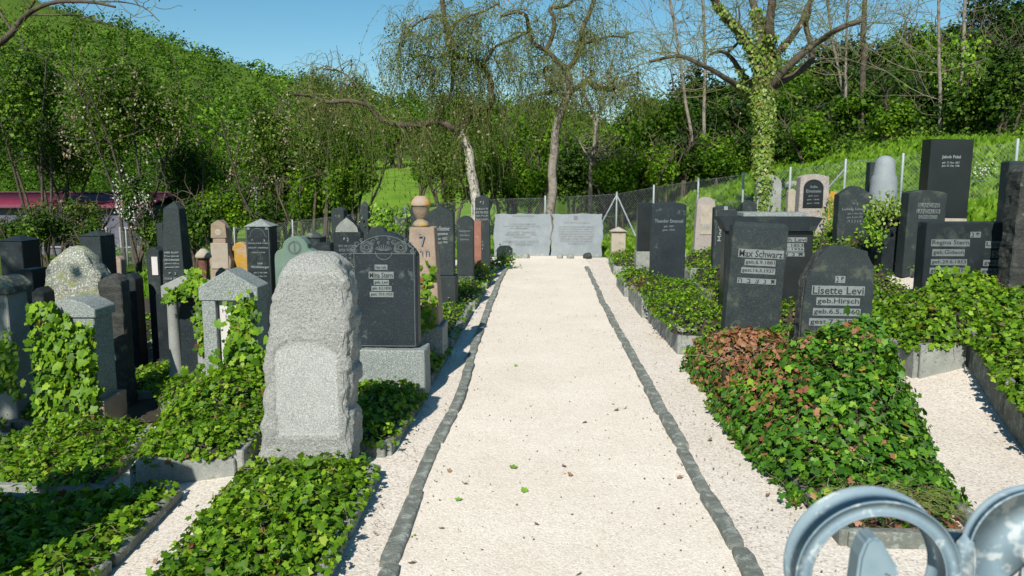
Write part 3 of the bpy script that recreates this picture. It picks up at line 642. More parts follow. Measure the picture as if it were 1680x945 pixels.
# L19
s = Stone(345, 380, 360, 10.8, 'ochre lichen-covered sandstone with curled shoulders and round medallion')
h = s.h; w_ = s.w / 2; pf = [(-w_, -.05), (w_, -.05), (w_, h * .55), (w_ * .95, h * .62), (w_ * 1.05, h * .68), (w_ * .8, h * .74), (w_ * .6, h * .80), (w_ * .62, h * .93), (w_ * .3, h * .97), (0, h)]
pf += [(-x, z) for x, z in pf[2:-1][::-1]]; bmobj('slab', prism(pf, .2, .008), M['pinksand'], s.e)
c = s.L(362, 381); o = bmobj('medallion', lathe([(.05, 0), (.05, .012), (.035, .02)], 20), M['cream'], s.e); o.rotation_euler = (PI / 2, 0, 0); o.location = (c[0], -.099, c[1])
c = s.L(362, 373); o = bmobj('crest', prism([(-.11, c[1] - .14), (.11, c[1] - .14), (.10, c[1] + .05), (0, c[1] + .11), (-.10, c[1] + .05)], .02, .004, y0=-.112), M['sand'], s.e)
c = s.L(362, 440); bmobj('inscription_field', box(-.12, .12, -.115, -.10, c[1], s.L(0, 398)[1], .004), M['cream'], s.e)
s = Stone(323, 343, 408, 10.3, 'short red sandstone column with pale domed cap'); bmobj('column', lathe([(.10, -.05), (.10, .1), (.075, .12), (.07, s.h - .14), (.09, s.h - .12)], 18), M['red'], s.e, True)
bmobj('cap', lathe([(.105, s.h - .119), (.105, s.h - .09), (.08, s.h - .05), (.03, s.h)], 18), M['cream'], s.e, True)
s = Stone(383, 408, 397, 10.9, 'small round-topped stone covered in orange lichen'); slab(s, 'round', .14, 'orange', a=.10, rough=(.006, 12, .06, 2))
# L22 rough granite
s = Stone(80, 170, 405, 8.7, 'big rough mossy granite boulder stone at far left behind the ivy-wrapped one')
monolith(s, ol([(640, 82, 178), (540, 78, 176), (500, 76, 174), (445, 78, 168), (425, 92, 156), (412, 108, 146), (405, 116, 136)], s), .3, 'granite_moss', nz=50, na=80, amp=.013, seed=6)
s = Stone(141, 176, 378, 9.7, 'dark pillar with hipped top behind the mossy boulder stone'); slab(s, 'flat', .34, 'black_mat', h=s.h - .06); bmobj('cap', hip(s.w, .34, s.h - .058, .06, .01), M['black_mat'], s.e)
s = Stone(186, 202, 420, 10.6, 'thin reddish brown stone in shade right of the mossy boulder'); slab(s, 'arc', .14, 'pinksand', a=.05)
s = Stone(12, 50, 385, 9.9, 'dark pillar with hipped cap near the left edge of the view'); slab(s, 'flat', .36, 'black', h=s.h - .07); bmobj('cap', hip(s.w, .36, s.h - .068, .07, .01), M['black'], s.e)
s = Stone(44, 66, 440, 9.0, 'narrow black stone between the hipped pillar and the mossy boulder'); slab(s, 'flat', .3, 'black')
# L25 ivy wrapped
s = Stone(88, 168, 489, 6.9, 'grey stone with arched top almost wholly wrapped in bright ivy'); h0 = s.h - .0
slab(s, 'arc', .30, 'grey_granite', a=.09, z0=s.L(0, 655)[1]); bmobj('moulding', prism(prof('arc', s.w + .05, s.h + .012, .09, z0=s.h - .15), .34, .006), M['grey_granite'], s.e)
plinth(s, s.L(0, 652)[1], s.w + .12, .40, 'pinksand', rough=(.01, 10, .1, 9))
rg = np.random.default_rng(77); k = 1500; px = rg.uniform(-.32, .25, k); pz = rg.uniform(-.2, s.h + .02, k)
kp = (pz < s.h - .10 + .08 * (px < -.05)) & ((px < .12 + .1 * np.sin(pz * 9)) | (pz < .62 * s.h) | (rg.uniform(0, 1, k) < .2)) & ~((px > .02) & (pz > s.h * .86))
P = np.stack([s.x + px[kp], s.y - .17 - rg.uniform(.0, .12, kp.sum()), s.bz + pz[kp]], -1)
ivy_on('ivy', 'bright green ivy curtain hanging over the front of the arched grey stone', P, np.array([-.1, -1, .35]), .068, 'ivy', rg)
# L26
s = Stone(-14, 26, 452, 7.4, 'grey pillar with dark rounded cap cut by the left edge of the view'); slab(s, 'flat', .30, 'grey', h=s.L(0, 480)[1]); 
bmobj('cap', prism(prof('arc', s.w + .08, s.h, .10, z0=s.L(0, 480)[1] + .002), .38, .01), M['dark_moss'], s.e)
s.text('HIRSCH', 12, 498, 22, 9, -.152, 'inkgrey')
s = Stone(168, 205, 452, 7.7, 'dark rough-sided slab in shade right of the ivy-wrapped stone'); slab(s, 'cut', .16, 'black_rough', a=.06, rough=(.02, 8, .07, 3))
s = Stone(60, 80, 470, 8.2, 'short dark stone in deep shade left of the boulder stone'); slab(s, 'gable', .2, 'black', a=.06)
# more dark stones deep in the left rows
for (x0, x1, top, Y, kind, mt, lab) in [(205, 228, 448, 9.6, 'arc', 'black', 'dark arched stone in deep shade between boulder and tall obelisk'),
        (437, 456, 405, 11.8, 'gable', 'dark_moss', 'small mossy gabled stone between star-corner stone and green lobed stone'),
        (524, 545, 398, 11.4, 'flat', 'black', 'low dark flat-topped block behind the granite monolith'),
        (607, 634, 372, 11.8, 'round', 'black_mat', 'dark round-topped stone rising behind the frieze stone')]:
    s = Stone(x0, x1, top, Y, lab); slab(s, kind, .2, mt, a=.07)
# unseen stone added outside the left edge to cast shade on the nearest bed
s = Stone(-560, -140, 465, 3.35, 'unseen dark headstone added outside the left edge to shade the nearest bed'); slab(s, 'arc', .2, 'black_mat', a=.1)

# ---------------- right side
BED = .30
s = Stone(1190, 1279, 365, 8.35, 'leaning dark stone with slanted top edge and four pale bands of writing', .10, roll=2.8)
sl_ = bmobj('slab', box(-s.w / 2, s.w / 2, -.09, .09, 0, s.h - .045, .003), M['black_mat'], s.e)
bmobj('bevelled_top', box(-s.w / 2, s.w / 2, -.09, .09, s.h - .044, s.h, .001, (.90, .5)), M['black_mat'], s.e)
for t, x, y, w_, h in (('Max Schwarz', 1238, 415, 70, 11.5), ('geb.6.9.1881', 1238, 429.5, 47, 7.5), ('gest.16.3.1937', 1236, 443, 52, 7.5), ('ה  ב  צ  נ  ת', 1235, 460, 60, 6.5)): s.text(t, x, y, w_, h, -.0905, 'inkdark', 'bandlight')
s = Stone(1316, 1428, 402, 6.95, 'dark rough-edged stone with broken corners and light lettering bands rising out of the ivy bush', .05, roll=.8)
w_ = s.w / 2; h = s.h; pf = [(-w_, 0), (w_, 0), (w_ * 1.0, h * .70), (w_ * .98, h * .86), (w_ * .72, h * .965), (w_ * .1, h), (-w_ * .35, h * .995), (-w_ * .62, h * .93), (-w_ * .95, h * .78), (-w_, h * .6)]
bm = prism(pf, .13, .004, y0=-.08); o = bmobj('slab', bm, M['black_mat'], s.e)
bm = prism([(x * 1.03, z * 1.0 - .004) for x, z in pf], .14, .0, y0=-.052); roughen(bm, .018, 14, .035, 5); bmobj('hewn_edge', bm, M['black_rough'], s.e)
for t, x, y, w2, h2 in (('נ פ', 1373, 457, 13, 9), ('Lisette Levi', 1371, 475, 82, 12.5), ('geb.Hirsch', 1372, 493.5, 67, 10.5), ('geb.6.5.1860', 1371, 511, 74, 10), ('gest.7.3.1936', 1371, 528, 84, 10)): s.text(t, x, y, w2, h2, -.081, 'inkdark', 'bandlight')
# Regina / Lippmann
s = Stone(1512, 1700, 364, 9.5, 'wide dark double stone with two columns of lettering bands at the right edge'); s.e.rotation_euler = (0, math.radians(.3), math.radians(3))
slab(s, 'flat', .22, 'black', bevel=.012)
for t, x, y, w_, h in (('נ פ', 1592, 384, 14, 7), ('Regina Stern', 1552, 397.5, 60, 9), ('geb.Gideon', 1550, 413.5, 50, 9), ('geb.29.6.1853', 1552, 429, 56, 7.5), ('gest.2.1.1937', 1550, 443, 54, 7.5), ('Lippmann', 1639, 400, 56, 9), ('Stern', 1640, 415.5, 34, 9), ('geb.5.5.1848', 1640, 430, 60, 7.5), ('gest.1.1.1935', 1640, 444, 66, 7.5), ('ה   ב   צ   נ   ת', 1586, 460, 72, 8)): s.text(t, x, y, w_, h, -.112, 'inkdark', 'band')
s = Stone(1483, 1545, 312, 11.5, 'dark stone with slightly arched top and three block-letter lines, left of the tall black slab'); slab(s, 'arc', .24, 'black_mat', a=.04); s.e.rotation_euler = (0, math.radians(1.2), math.radians(2))
for t, y, w_, h in (('BLANDINE', 336, 34, 6), ('LANDAUER', 346, 37, 6), ('GERNSBACH', 355, 29, 5)): s.text(t, 1516, y, w_, h, -.122, 'inkdark', 'band', pad=.6)
s = Stone(1519, 1587, 229, 13.0, 'tall smooth black slab on a pale plinth up the slope', roll=.8); zb = s.L(0, 357)[1]; slab(s, 'flat', .30, 'black_gloss', z0=zb + .002, bevel=.005); plinth(s, zb, s.w * .95, .4, 'cream')
for t, y, w_, h in (('Jakob Fidel', 258, 30, 6.5), ('geb. 17. Nov. 1857', 267, 28, 4), ('gest. 30. Okt. 1938', 272, 28, 4)): s.text(t, 1553, y, w_, h, -.152)
s = Stone(1650, 1720, 264, 10.3, 'tall dark framed stone behind the rough one at the right edge'); slab(s, 'flat', .22, 'black_mat', bevel=.02)
s = Stone(1660, 1760, 270, 8.95, 'tall black rough-hewn stone cut by the right edge of the view', .1, roll=1.5); bm = prism(prof('cut', s.w, s.h, .08, z0=-.1), .26, .01); roughen(bm, .02, 9, .06, 8); bmobj('slab', bm, M['black_rough'], s.e)
# Levi wide
s = Stone(1188, 1330, 356, 9.9, 'wide black stone with projecting cornice, mostly hidden behind the leaning one', .30); zc = s.L(0, 378)[1]
slab(s, 'flat', .22, 'black_gloss', h=zc - .002)
bmobj('cornice', prism([(-s.w / 2 - .0, zc), (s.w / 2, zc), (s.w / 2 + .05, s.h - .06), (s.w / 2 + .08, s.h - .015), (s.w / 2 + .08, s.h), (-s.w / 2 - .08, s.h), (-s.w / 2 - .08, s.h - .015), (-s.w / 2 - .05, s.h - .06)], .34, .004), M['black'], s.e)
for t, y, w_, h in (('Heinrich Levi', 392, 66, 6), ('9. Nov. 1853', 401, 56, 5), ('12. Sept. 1936', 408, 58, 5), ('ה ב צ נ ת', 416, 60, 5)): s.text(t, 1286, y, w_, h, -.114, 'inkdark', 'bandlight', pad=1)
s = Stone(1216, 1316, 348, 11.0, 'wide stone with pale flat top showing just above the black cornice', .35); slab(s, 'flat', .34, 'black', h=s.h - .06); bmobj('top_slab', box(-s.w / 2 - .01, s.w / 2 + .01, -.19, .19, s.h - .058, s.h, .008), M['grey_granite'], s.e)
s = Stone(1374, 1428, 305, 13.0, 'dark stone with curved pointed top and faint lettering, centre of the right slope'); slab(s, 'ogee', .22, 'black_mat', a=.14)
for t, y, w_, h in (('פ נ', 334, 8, 4), ('Ludwig Schwarz', 343, 42, 5.5), ('geb. 3. Mai 1861', 350, 24, 3.5), ('gest. 8. Juli 1928', 356, 26, 3.5), ('ה ב צ נ ת', 362, 22, 4)): s.text(t, 1401, y, w_, h, -.113, 'inkfaint')
s = Stone(1311, 1357, 286, 14.5, 'pinkish granite stone with recessed dark arched plaque'); slab(s, 'arc', .24, 'pinkgranite', a=.05, wb=s.w * 1.1, rough=(.006, 12, .1, 2))
c = s.L(1332, 0)[0]; z0, z1 = s.L(0, 340)[1], s.L(0, 294)[1]; o = bmobj('plaque', prism([(c + x, z) for x, z in prof('round', 32 * s.s, z1, .16, z0=z0)], .02, .003, y0=-.14), M['black_gloss'], s.e)
for t, y, w_, h in (('Sofie', 306, 12, 4), ('Einstein', 313, 24, 5), ('geb. Levi', 321, 16, 3), ('geb. 1840', 327, 20, 3), ('gest. 1908', 333, 20, 3)): s.text(t, 1332, y, w_, h, -.142, 'inkfaint')
s = Stone(1242, 1281, 287, 16.8, 'pale round-arched stone half covered in yellow-green ivy below the ivy-clad tree'); slab(s, 'round', .2, 'grey', a=.2)
rg = np.random.default_rng(3); k = 520; P = np.stack([s.x - .12 + rg.normal(0, .09, k), s.y - .12 - rg.uniform(0, .06, k), s.bz + rg.uniform(0, s.h, k)], -1)
ivy_on('ivy', 'yellow-green ivy strip climbing the pale arched stone under the big tree', P, np.array([0, -1, .3]), .07, 'ivyyellow', rg, star=False)
s = Stone(1292, 1305, 310, 15.6, 'slim pale stone with greenish moss beside the pinkish granite one'); slab(s, 'arc', .14, 'cream', a=.05)
s = Stone(1357, 1374, 314, 14.9, 'small rounded orange-yellow stone peeking out right of the pinkish granite one'); slab(s, 'round', .14, 'orange', a=.1)
s = Stone(1432, 1474, 255, 14.9, 'pale grey truncated column monument with rounded top high on the slope')
bmobj('column', lathe([(s.w * .55, -.05), (s.w * .54, s.h * .3), (s.w * .50, s.h * .66), (s.w * .46, s.h * .73), (s.w * .40, s.h * .76), (s.w * .38, s.h * .88), (s.w * .31, s.h * .955), (s.w * .17, s.h * .99), (.02, s.h)], 22), M['slabgrey'], s.e, True)
s = Stone(1425, 1437, 266, 15.6, 'narrow dark stone partly behind the pale column monument'); slab(s, 'flat', .2, 'black_mat')
s = Stone(1143, 1172, 323, 16.8, 'pinkish round-topped stone with a recessed field, left of the dark framed one'); slab(s, 'round', .22, 'pinkgranite', a=.15, wb=s.w * 1.25)
a, b = s.L(1149, 336), s.L(1169, 384); bmobj('inset_field', box(a[0], b[0], -.125, -.11, b[1], a[1], .003), M['cream'], s.e)
s.text('SARA', 1158, 372, 16, 10, -.126, 'slabgrey')
s = Stone(1171, 1207, 336, 13.8, 'dark stone with light border line and vertical lettering, behind the leaning stone'); slab(s, 'gable', .2, 'black_mat', a=.05, bevel=.01)
pl = [([s.L(1174, 402)[:1] + (-.104,) + s.L(1174, 402)[1:], s.L(1174, 344)[:1] + (-.104,) + s.L(1174, 344)[1:], s.L(1204, 344)[:1] + (-.104,) + s.L(1204, 344)[1:]], .004, .004)]; tubeobj('border_line', pl, M['band'], s.e)
o_n = len(bpy.data.objects); s.text('Moritz', 1181, 378, 34, 8, -.104)
for o in s.e.children:
    if o.name.startswith('inscription'): c = s.L(1181, 378); o.rotation_euler = (0, -PI / 2, 0); o.location = (c[0] + c[1], 0, c[1] - c[0])
s.text('✡', 1189, 341, 6, 6, -.102)
s = Stone(1217, 1240, 328, 15.4, 'small dark gabled stone right of the light-bordered one'); slab(s, 'gable', .2, 'black_mat', a=.07)
s = Stone(1069, 1125, 331, 12.9, 'dark speckled stone with softly arched top, right of the far part of the path', .30); slab(s, 'arc', .16, 'black_speck', a=.05); plinth(s, .02, s.w + .1, .3, 'concrete')
for t, y, w_, h in (('Theodor Emanuel', 362, 46, 5.5), ('geb. 1869', 371, 16, 4), ('gest. 1929', 377, 20, 4)): s.text(t, 1097, y, w_, h, -.083, 'inkfaint')
s = Stone(1046, 1074, 332, 14.3, 'plain dark slab on a pale plinth behind the speckled one'); zb = s.L(0, 412)[1]; slab(s, 'arc', .2, 'black_gloss', a=.02, z0=zb + .002); plinth(s, zb, s.w + .04, .3, 'concrete')
s = Stone(1003, 1026, 372, 18.3, 'tiny pale pillar with small gabled roof beside the memorial'); slab(s, 'flat', .26, 'cream', h=s.h - .10); bmobj('cap', hip(s.w, .30, s.h - .098, .10, .035), M['cream'], s.e)
s = Stone(1440, 1476, 346, 12.0, 'low black block overgrown by ivy, below the pale column monument'); slab(s, 'flat', .5, 'black')

# memorial slabs
def memslab(x0, x1, name, lab, seed, left, right):
    s = Stone(x0, x1, 351, 19.9, lab, -.05, name='memorial_slab', cat='memorial stone'); r = random.Random(seed); w_ = s.w / 2; h = s.h; pf = []
    n = 14
    for i in range(n + 1): pf.append((-w_ + 2 * w_ * i / n, 0))
    for i in range(1, 11): pf.append((w_ + right[i - 1] + r.uniform(-.008, .008), h * i / 11))
    for i in range(n + 1): pf.append((w_ - 2 * w_ * i / n, h + r.uniform(-.012, .012)))
    for i in range(10, 0, -1): pf.append((-w_ + left[i - 1] + r.uniform(-.008, .008), h * i / 11))
    bmobj('slab', prism(pf, .16, .006), M['slabgrey'], s.e); return s
cr = [-.01, .0, .0, .03, .0, .02, .05, .06, .04, .05]
s = memslab(811, 902, 'm', 'left pale grey slab of the cracked double memorial with German lettering', 1, [0, 0, .01, 0, -.02, -.02, -.01, .01, .02, .03], cr)
for t, x, y, w_, h in (('WIR GEDENKEN DER OPFER', 858, 354.5, 36, 2.5), ('IN DEN LAGERN ERMORDET', 858, 367.5, 44, 2.6), ('NACH DER DEPORTATION AUS HIER', 856, 371, 60, 2.4), ('UND UMGEKOMMEN', 852, 374.5, 32, 2.4), ('AUSCHWITZ', 842, 381, 20, 3), ('KAISERWALD', 868, 381, 22, 3), ('BERGEN-BELSEN', 846, 384.8, 32, 3), ('RIGA', 876, 384.8, 10, 3), ('THERESIENSTADT', 855, 389, 32, 3), ('NIEMAND UND NICHTS', 855, 396.3, 58, 4), ('IST VERGESSEN', 854, 401, 40, 4)): s.text(t, x, y, w_, h, -.082, 'inkgrey')
s = memslab(904, 988, 'm', 'right pale grey slab of the cracked double memorial with a star above its lettering', 2, [v + .008 for v in cr], [0, -.01, -.01, 0, .02, .02, .01, .03, .0, -.02])
s.text('✡', 944.5, 357.5, 6.5, 7, -.082, 'inkgrey'); s.text('Zur Erinnerung an', 947, 365.5, 42, 3, -.082, 'inkgrey')
for k, t in enumerate(('DIE JUEDISCHEN BUERGER DIESER GEMEINDE', 'DIE HIER SEIT VIELEN JAHREN LEBTEN UND', 'IN DEN JAHREN DER VERFOLGUNG VERTRIEBEN', 'VERSCHLEPPT UND ERMORDET WURDEN SOWIE', 'ALLE DIE FERN DER HEIMAT STARBEN', 'IHRE NAMEN BLEIBEN UNVERGESSEN', 'DEN TOTEN ZUR EHRE DEN LEBENDEN', 'ZUR MAHNUNG')): s.text(t, 946, 372.3 + k * 3.9, 58 - (k > 4) * 6 - (k > 6) * 24, 2.6, -.082, 'inkgrey')
# pebbles / fieldstones before the memorial
for i, (px, py, r, mt, lab) in enumerate([(850, 418, .10, 'concrete', 'rounded grey fieldstone at the foot of the left memorial slab'), (862, 416, .10, 'grey', 'taller grey fieldstone close to the left memorial slab'), (919, 417, .08, 'concrete', 'small grey fieldstone below the right memorial slab'), (936, 414, .09, 'concrete', 'pointed grey fieldstone leaning on the right memorial slab'), (964, 412, .11, 'black_rough', 'black lump of stone right of the fieldstones'), (838, 417, .06, 'black', 'small black stone beside the fieldstones')]):
    bm = bmesh.new(); bmesh.ops.create_icosphere(bm, subdivisions=3, radius=r)
    for v in bm.verts: v.co *= 1 + .35 * mnoise.noise(v.co * 9 + Vector((i * 5, 0, 0))); v.co.z *= .9
    o = bmobj('fieldstone', bm, M[mt]); p = W(px, py, 19.3); o.location = (p[0], 19.3, .05); tag(o, lab, 'stone')

# ------------------------------------------------------------------ grave borders (kerb stones) and ivy beds
def border(label, quad, hz=.12, front=True, wd=.07, sides=(1, 1), mat='concrete', seed=1, back=True):
    """quad: front-left, front-right, back-right, back-left"""
    q = [np.array(p, float) for p in quad]; c = sum(q) / 4; t = tag(empty('grave_border', (c[0], c[1], G(c[0], c[1]))), label, 'grave border')
    r = random.Random(seed); E = []
    if front: E.append((q[0], q[1]))
    if sides[1]: E.append((q[1], q[2]))
    if sides[0]: E.append((q[3], q[0]))
    if back: E.append((q[2], q[3]))
    for a, b in E:
        L = np.linalg.norm(b - a); n = max(1, round(L / 1.1)); d = (b - a) / L; ang = math.atan2(d[1], d[0]); nn = np.array([-d[1], d[0]])
        for i in range(n):
            m = a + (b - a) * (i + .5) / n; l = L / n - .012 - (wd if (n == 1) else wd / 2)
            m = m + nn * wd / 2; hh = hz + r.uniform(-.012, .012)
            bm = box(-l / 2, l / 2, -wd / 2, wd / 2, -.12, hh, .008); roughen(bm, .006, 12, .16, r.randint(0, 99))
            o = bmobj('kerb_stone', bm, M[mat], t); o.location = (m[0] - c[0], m[1] - c[1], G(m[0], m[1]) - G(c[0], c[1])); o.rotation_euler = (r.uniform(-.02, .02), 0, ang)
    return t
def bed(label, quad, hz, h, dens, size, wd=.07, mat='ivy', bordermat='concrete', front=True, **kw):
    global IVN
    q = [np.array(p, float) for p in quad]
    border(label.replace('ivy', 'stone kerb') if False else 'low stone kerb around the ' + label, quad, hz, front, wd, mat=bordermat, seed=IVN + 5)
    ivy_bed('ivy covering the ' + label, quad, h, hz, dens, size, mat, **kw)
# left, first row beside the path
bed('grave bed at the foot of the big granite monolith', [(-1.88, 3.1), (-1.03, 3.1), (-1.08, 5.08), (-2.0, 5.08)], .09, .05, 2000, .058, bumps=[(-1.5, 4.4, .04, .4)])
bed('grave before the dark frieze stone', [(-2.0, 5.4), (-1.08, 5.4), (-1.05, 6.85), (-1.95, 6.85)], .10, .10, 1500, .055, bordermat='kerbdark')
bed('grave before the urn obelisk', [(-1.9, 7.35), (-1.06, 7.35), (-1.05, 8.75), (-1.9, 8.75)], .11, .11, 1200, .055, bordermat='kerbdark')
bed('grave before the gabled dark stone with gothic lettering', [(-1.85, 8.95), (-1.05, 8.95), (-1.04, 11.5), (-1.85, 11.5)], .12, .10, 900, .06, star=False)
bed('grave before the round-shouldered stone', [(-1.8, 11.7), (-1.02, 11.7), (-1.0, 13.7), (-1.8, 13.7)], .12, .12, 700, .065, star=False)
bed('last two graves before the memorial on the left', [(-1.8, 13.9), (-1.0, 13.9), (-.98, 17.2), (-1.8, 17.2)], .12, .14, 600, .07, star=False, bumps=[(-1.2, 14.3, .15, .3)])
# left, second row
bed('grave in front of the larger temple-shaped stone', [(-2.85, 5.12), (-2.08, 5.2), (-2.22, 6.85), (-3.3, 6.85)], .17, .10, 1600, .056, bumps=[(-2.75, 6.5, .16, .3), (-2.3, 6.6, .12, .25)], wd=.09)
bed('nearest grave bed at the lower left corner', [(-3.75, 2.9), (-2.2, 2.9), (-2.36, 4.9), (-3.75, 4.98)], .08, .05, 1500, .06, bordermat='kerbdark')
bed('grave in front of the ivy-wrapped stone', [(-4.8, 5.18), (-3.05, 5.2), (-3.4, 6.6), (-4.85, 6.6)], .08, .07, 1300, .058, bumps=[(-4.0, 6.4, .12, .25)])
bed('grave before the small temple-shaped stone', [(-3.55, 7.05), (-2.75, 7.3), (-3.1, 8.5), (-3.95, 7.75)], .12, .14, 1100, .058, bordermat='kerbdark')
bed('grave before the green lobed stone', [(-3.0, 7.3), (-2.05, 7.3), (-2.1, 8.7), (-3.1, 8.7)], .12, .10, 900, .058, bordermat='kerbdark')
bed('grave left of the boulder stone', [(-6.4, 5.6), (-5.0, 5.6), (-5.1, 7.2), (-6.6, 7.2)], .10, .10, 900, .06)
bed('grave before the mossy boulder stone', [(-5.5, 7.2), (-4.5, 7.2), (-4.7, 8.5), (-5.8, 8.5)], .1, .10, 800, .06, bordermat='kerbdark')
bed('grave before the tall obelisk', [(-4.4, 7.9), (-3.8, 7.9), (-4.2, 9.2), (-4.9, 9.2)], .1, .10, 800, .06)
bed('shaded graves before the middle row', [(-4.2, 9.0), (-2.1, 9.0), (-2.1, 10.3), (-4.4, 10.3)], .1, .14, 450, .075, star=False)
bed('far graves of the left middle rows', [(-5.2, 10.6), (-2.1, 10.6), (-2.1, 14.8), (-5.4, 14.8)], .1, .22, 260, .09, star=False)
bed('far graves at the left edge', [(-8.5, 8.5), (-6.0, 8.5), (-5.8, 13.5), (-9.5, 13.5)], .1, .2, 260, .09, star=False)
# right
bn = lambda x, y: np.clip(.95 * np.exp(-((x - 1.95) ** 2 / .2 + (y - 7.25) ** 2 / .6)) + .38 * np.exp(-((x - 1.75) ** 2 / .05 + (y - 6.2) ** 2 / .5)), 0, .85)
border('low stone kerb around the nearest right grave with the big ivy bush', [(1.62, 4.12), (2.45, 4.12), (2.82, 6.72), (1.56, 6.72)], .09, mat='kerbdark', seed=77)
ivy_bed('dark glossy ivy bush swelling over the nearest right grave', [(1.66, 4.6), (2.36, 4.6), (2.80, 6.72), (1.56, 6.72)], .06, .08, 1700, .066, 'ivydark', brown=.04, brownfun=bn,
    bumps=[(2.42, 6.1, .46, .30), (2.05, 6.2, .20, .30), (2.6, 5.8, .22, .22), (2.2, 5.45, .30, .30), (1.8, 6.3, .14, .25), (1.85, 5.5, .1, .3)], edge=.17, layer=.13, drape=True, spread=.06)
ivy_bed('sparse dry ivy at the near end of the right grave', [(1.68, 4.2), (2.40, 4.2), (2.42, 4.68), (1.68, 4.68)], .02, .07, 420, .06, 'ivydark', brownfun=lambda x, y: .55 + 0 * x, layer=.04)
bed('grave of the leaning stone with withered brown ivy', [(1.62, 7.0), (2.9, 7.0), (2.85, 8.15), (1.58, 8.15)], .22, .17, 1700, .065, mat='ivydark', brownfun=bn, bumps=[(1.9, 7.3, .10, .3)], drape=True, spread=.05)
bed('pale-kerbed grave right of the path before the speckled stone', [(1.52, 8.80), (2.25, 8.86), (2.05, 11.0), (1.46, 11.0)], .30, .14, 1100, .062, brown=.04, spread=.03)
bed('next pale-kerbed grave right of the path', [(1.40, 11.1), (2.3, 11.1), (2.3, 12.8), (1.38, 12.8)], .28, .14, 750, .065, brown=.05, star=False, brownfun=lambda x, y: .8 * np.exp(-((x - 1.55) ** 2 / .04 + (y - 12.2) ** 2 / .1)))
bed('low grave by the plain dark slab', [(1.35, 13.1), (2.0, 13.1), (2.0, 14.6), (1.35, 14.6)], .22, .14, 700, .07, star=False)
bed('small grave before the tiny pale pillar', [(1.42, 16.0), (2.0, 16.0), (2.2, 18.2), (1.5, 18.2)], .2, .12, 600, .07, star=False)
bed('graves with withered ivy behind the leaning stone', [(2.45, 9.0), (3.4, 9.0), (3.3, 11.4), (2.4, 11.4)], .25, .22, 900, .065, brown=.22)
bed('overgrown graves in the middle of the right slope', [(3.5, 8.9), (4.4, 8.9), (4.6, 12.3), (3.4, 12.3)], .22, .26, 700, .07)
bed('graves before the pinkish granite and dark pointed stones', [(2.6, 11.8), (5.3, 12.3), (5.2, 14.2), (2.6, 14.2)], .2, .26, 450, .08, star=False)
bed('far right graves before the round-topped stones', [(2.7, 14.6), (5.8, 14.6), (5.4, 16.4), (2.8, 16.4)], .2, .14, 350, .085, star=False)
bed('grave before the wide double stone', [(3.60, 7.62), (4.12, 7.62), (5.3, 9.2), (3.5, 9.2)], .28, .20, 1200, .068, brown=.05)
bed('right edge grave before the rough-hewn stone', [(3.38, 5.2), (5.4, 5.2), (6.1, 8.7), (4.42, 8.7)], .28, .10, 1500, .068, brown=.04, bordermat='kerbdark')
bed('slope graves beneath the tall black slab', [(5.2, 9.9), (7.0, 9.9), (7.4, 12.4), (5.2, 12.2)], .1, .2, 300, .09, star=False)
# ivy climbing
def climb(label, s_or, pts, r, k, size, mat='ivy', seed=0, nrm=(0, -1, .3), star=True):
    rg = np.random.default_rng(seed + 11); L = smoothline(pts, 8); t = rg.uniform(0, len(L) - 1.001, k); i = t.astype(int); P = L[i] + (L[i + 1] - L[i]) * (t - i)[:, None]
    P = P + rg.normal(0, 1, (k, 3)) * np.array([r, r * .35, r]); o = ivy_on('ivy', label, P, np.array(nrm), size, mat, rg, star=star); return o
climb('ivy strand climbing the right pillar of the larger temple-shaped stone', None, [W(408, 640, 6.7), W(400, 590, 6.7), W(392, 555, 6.75), W(398, 520, 6.78), W(402, 500, 6.8)], .055, 520, .06)
climb('ivy mound against the foot of the larger temple-shaped stone', None, [W(360, 640, 6.6), W(400, 610, 6.6), W(425, 600, 6.65)], .13, 700, .062)
climb('ivy draped over the roof of the smaller temple-shaped stone', None, [W(275, 490, 7.6), W(300, 478, 7.7), W(318, 452, 7.75), W(328, 470, 7.7), W(329, 520, 7.7), W(332, 575, 7.7)], .035, 480, .055)
climb('ivy tendrils on the lower shaft of the urn obelisk', None, [W(700, 545, 8.0), W(703, 500, 8.08), W(697, 470, 8.12), W(710, 445, 8.1)], .045, 110, .06)
climb('ivy in front of the lower lettering of the broken-cornered stone', None, [W(1345, 575, 6.5), W(1390, 556, 6.5), W(1435, 545, 6.5)], .07, 480, .070, 'ivydark', 4, (0, -.8, .7))
climb('ivy on the grey pillar at the left edge', None, [W(5, 560, 7.15), W(8, 610, 7.1), W(15, 640, 7.1)], .07, 220, .06)
climb('ivy hanging over the black block on the right slope', None, [W(1440, 350, 11.6), W(1460, 335, 11.6), W(1470, 345, 11.6)], .10, 300, .06, 'ivyyellow', 5, star=False)
climb('ivy strand left of the black block on the right slope', None, [W(1432, 340, 11.8), W(1430, 370, 11.7), W(1440, 400, 11.6)], .08, 260, .065, 'ivy', 6, star=False)
climb('ivy column beside the orange-yellow stone', None, [W(1366, 330, 14.2), W(1366, 360, 14.0), W(1360, 385, 14.0)], .08, 260, .07, 'ivyyellow', 7, star=False)
climb('ivy tip standing before the wide double stone', None, [W(1592, 480, 9.1), W(1590, 462, 9.2), W(1530, 455, 9.2)], .06, 160, .07, 'ivy', 8)
climb('small bush behind the gravestones near the mossy roof', None, [W(622, 380, 12.6), W(632, 358, 12.6), W(645, 372, 12.6)], .14, 500, .07, 'ivy', 9, star=False)
climb('little bright plant at the far end of the left path kerb', None, [W(822, 432, 17.0), W(832, 425, 17.0)], .11, 350, .07, 'ivy', 10, (0, -.5, 1), star=False)
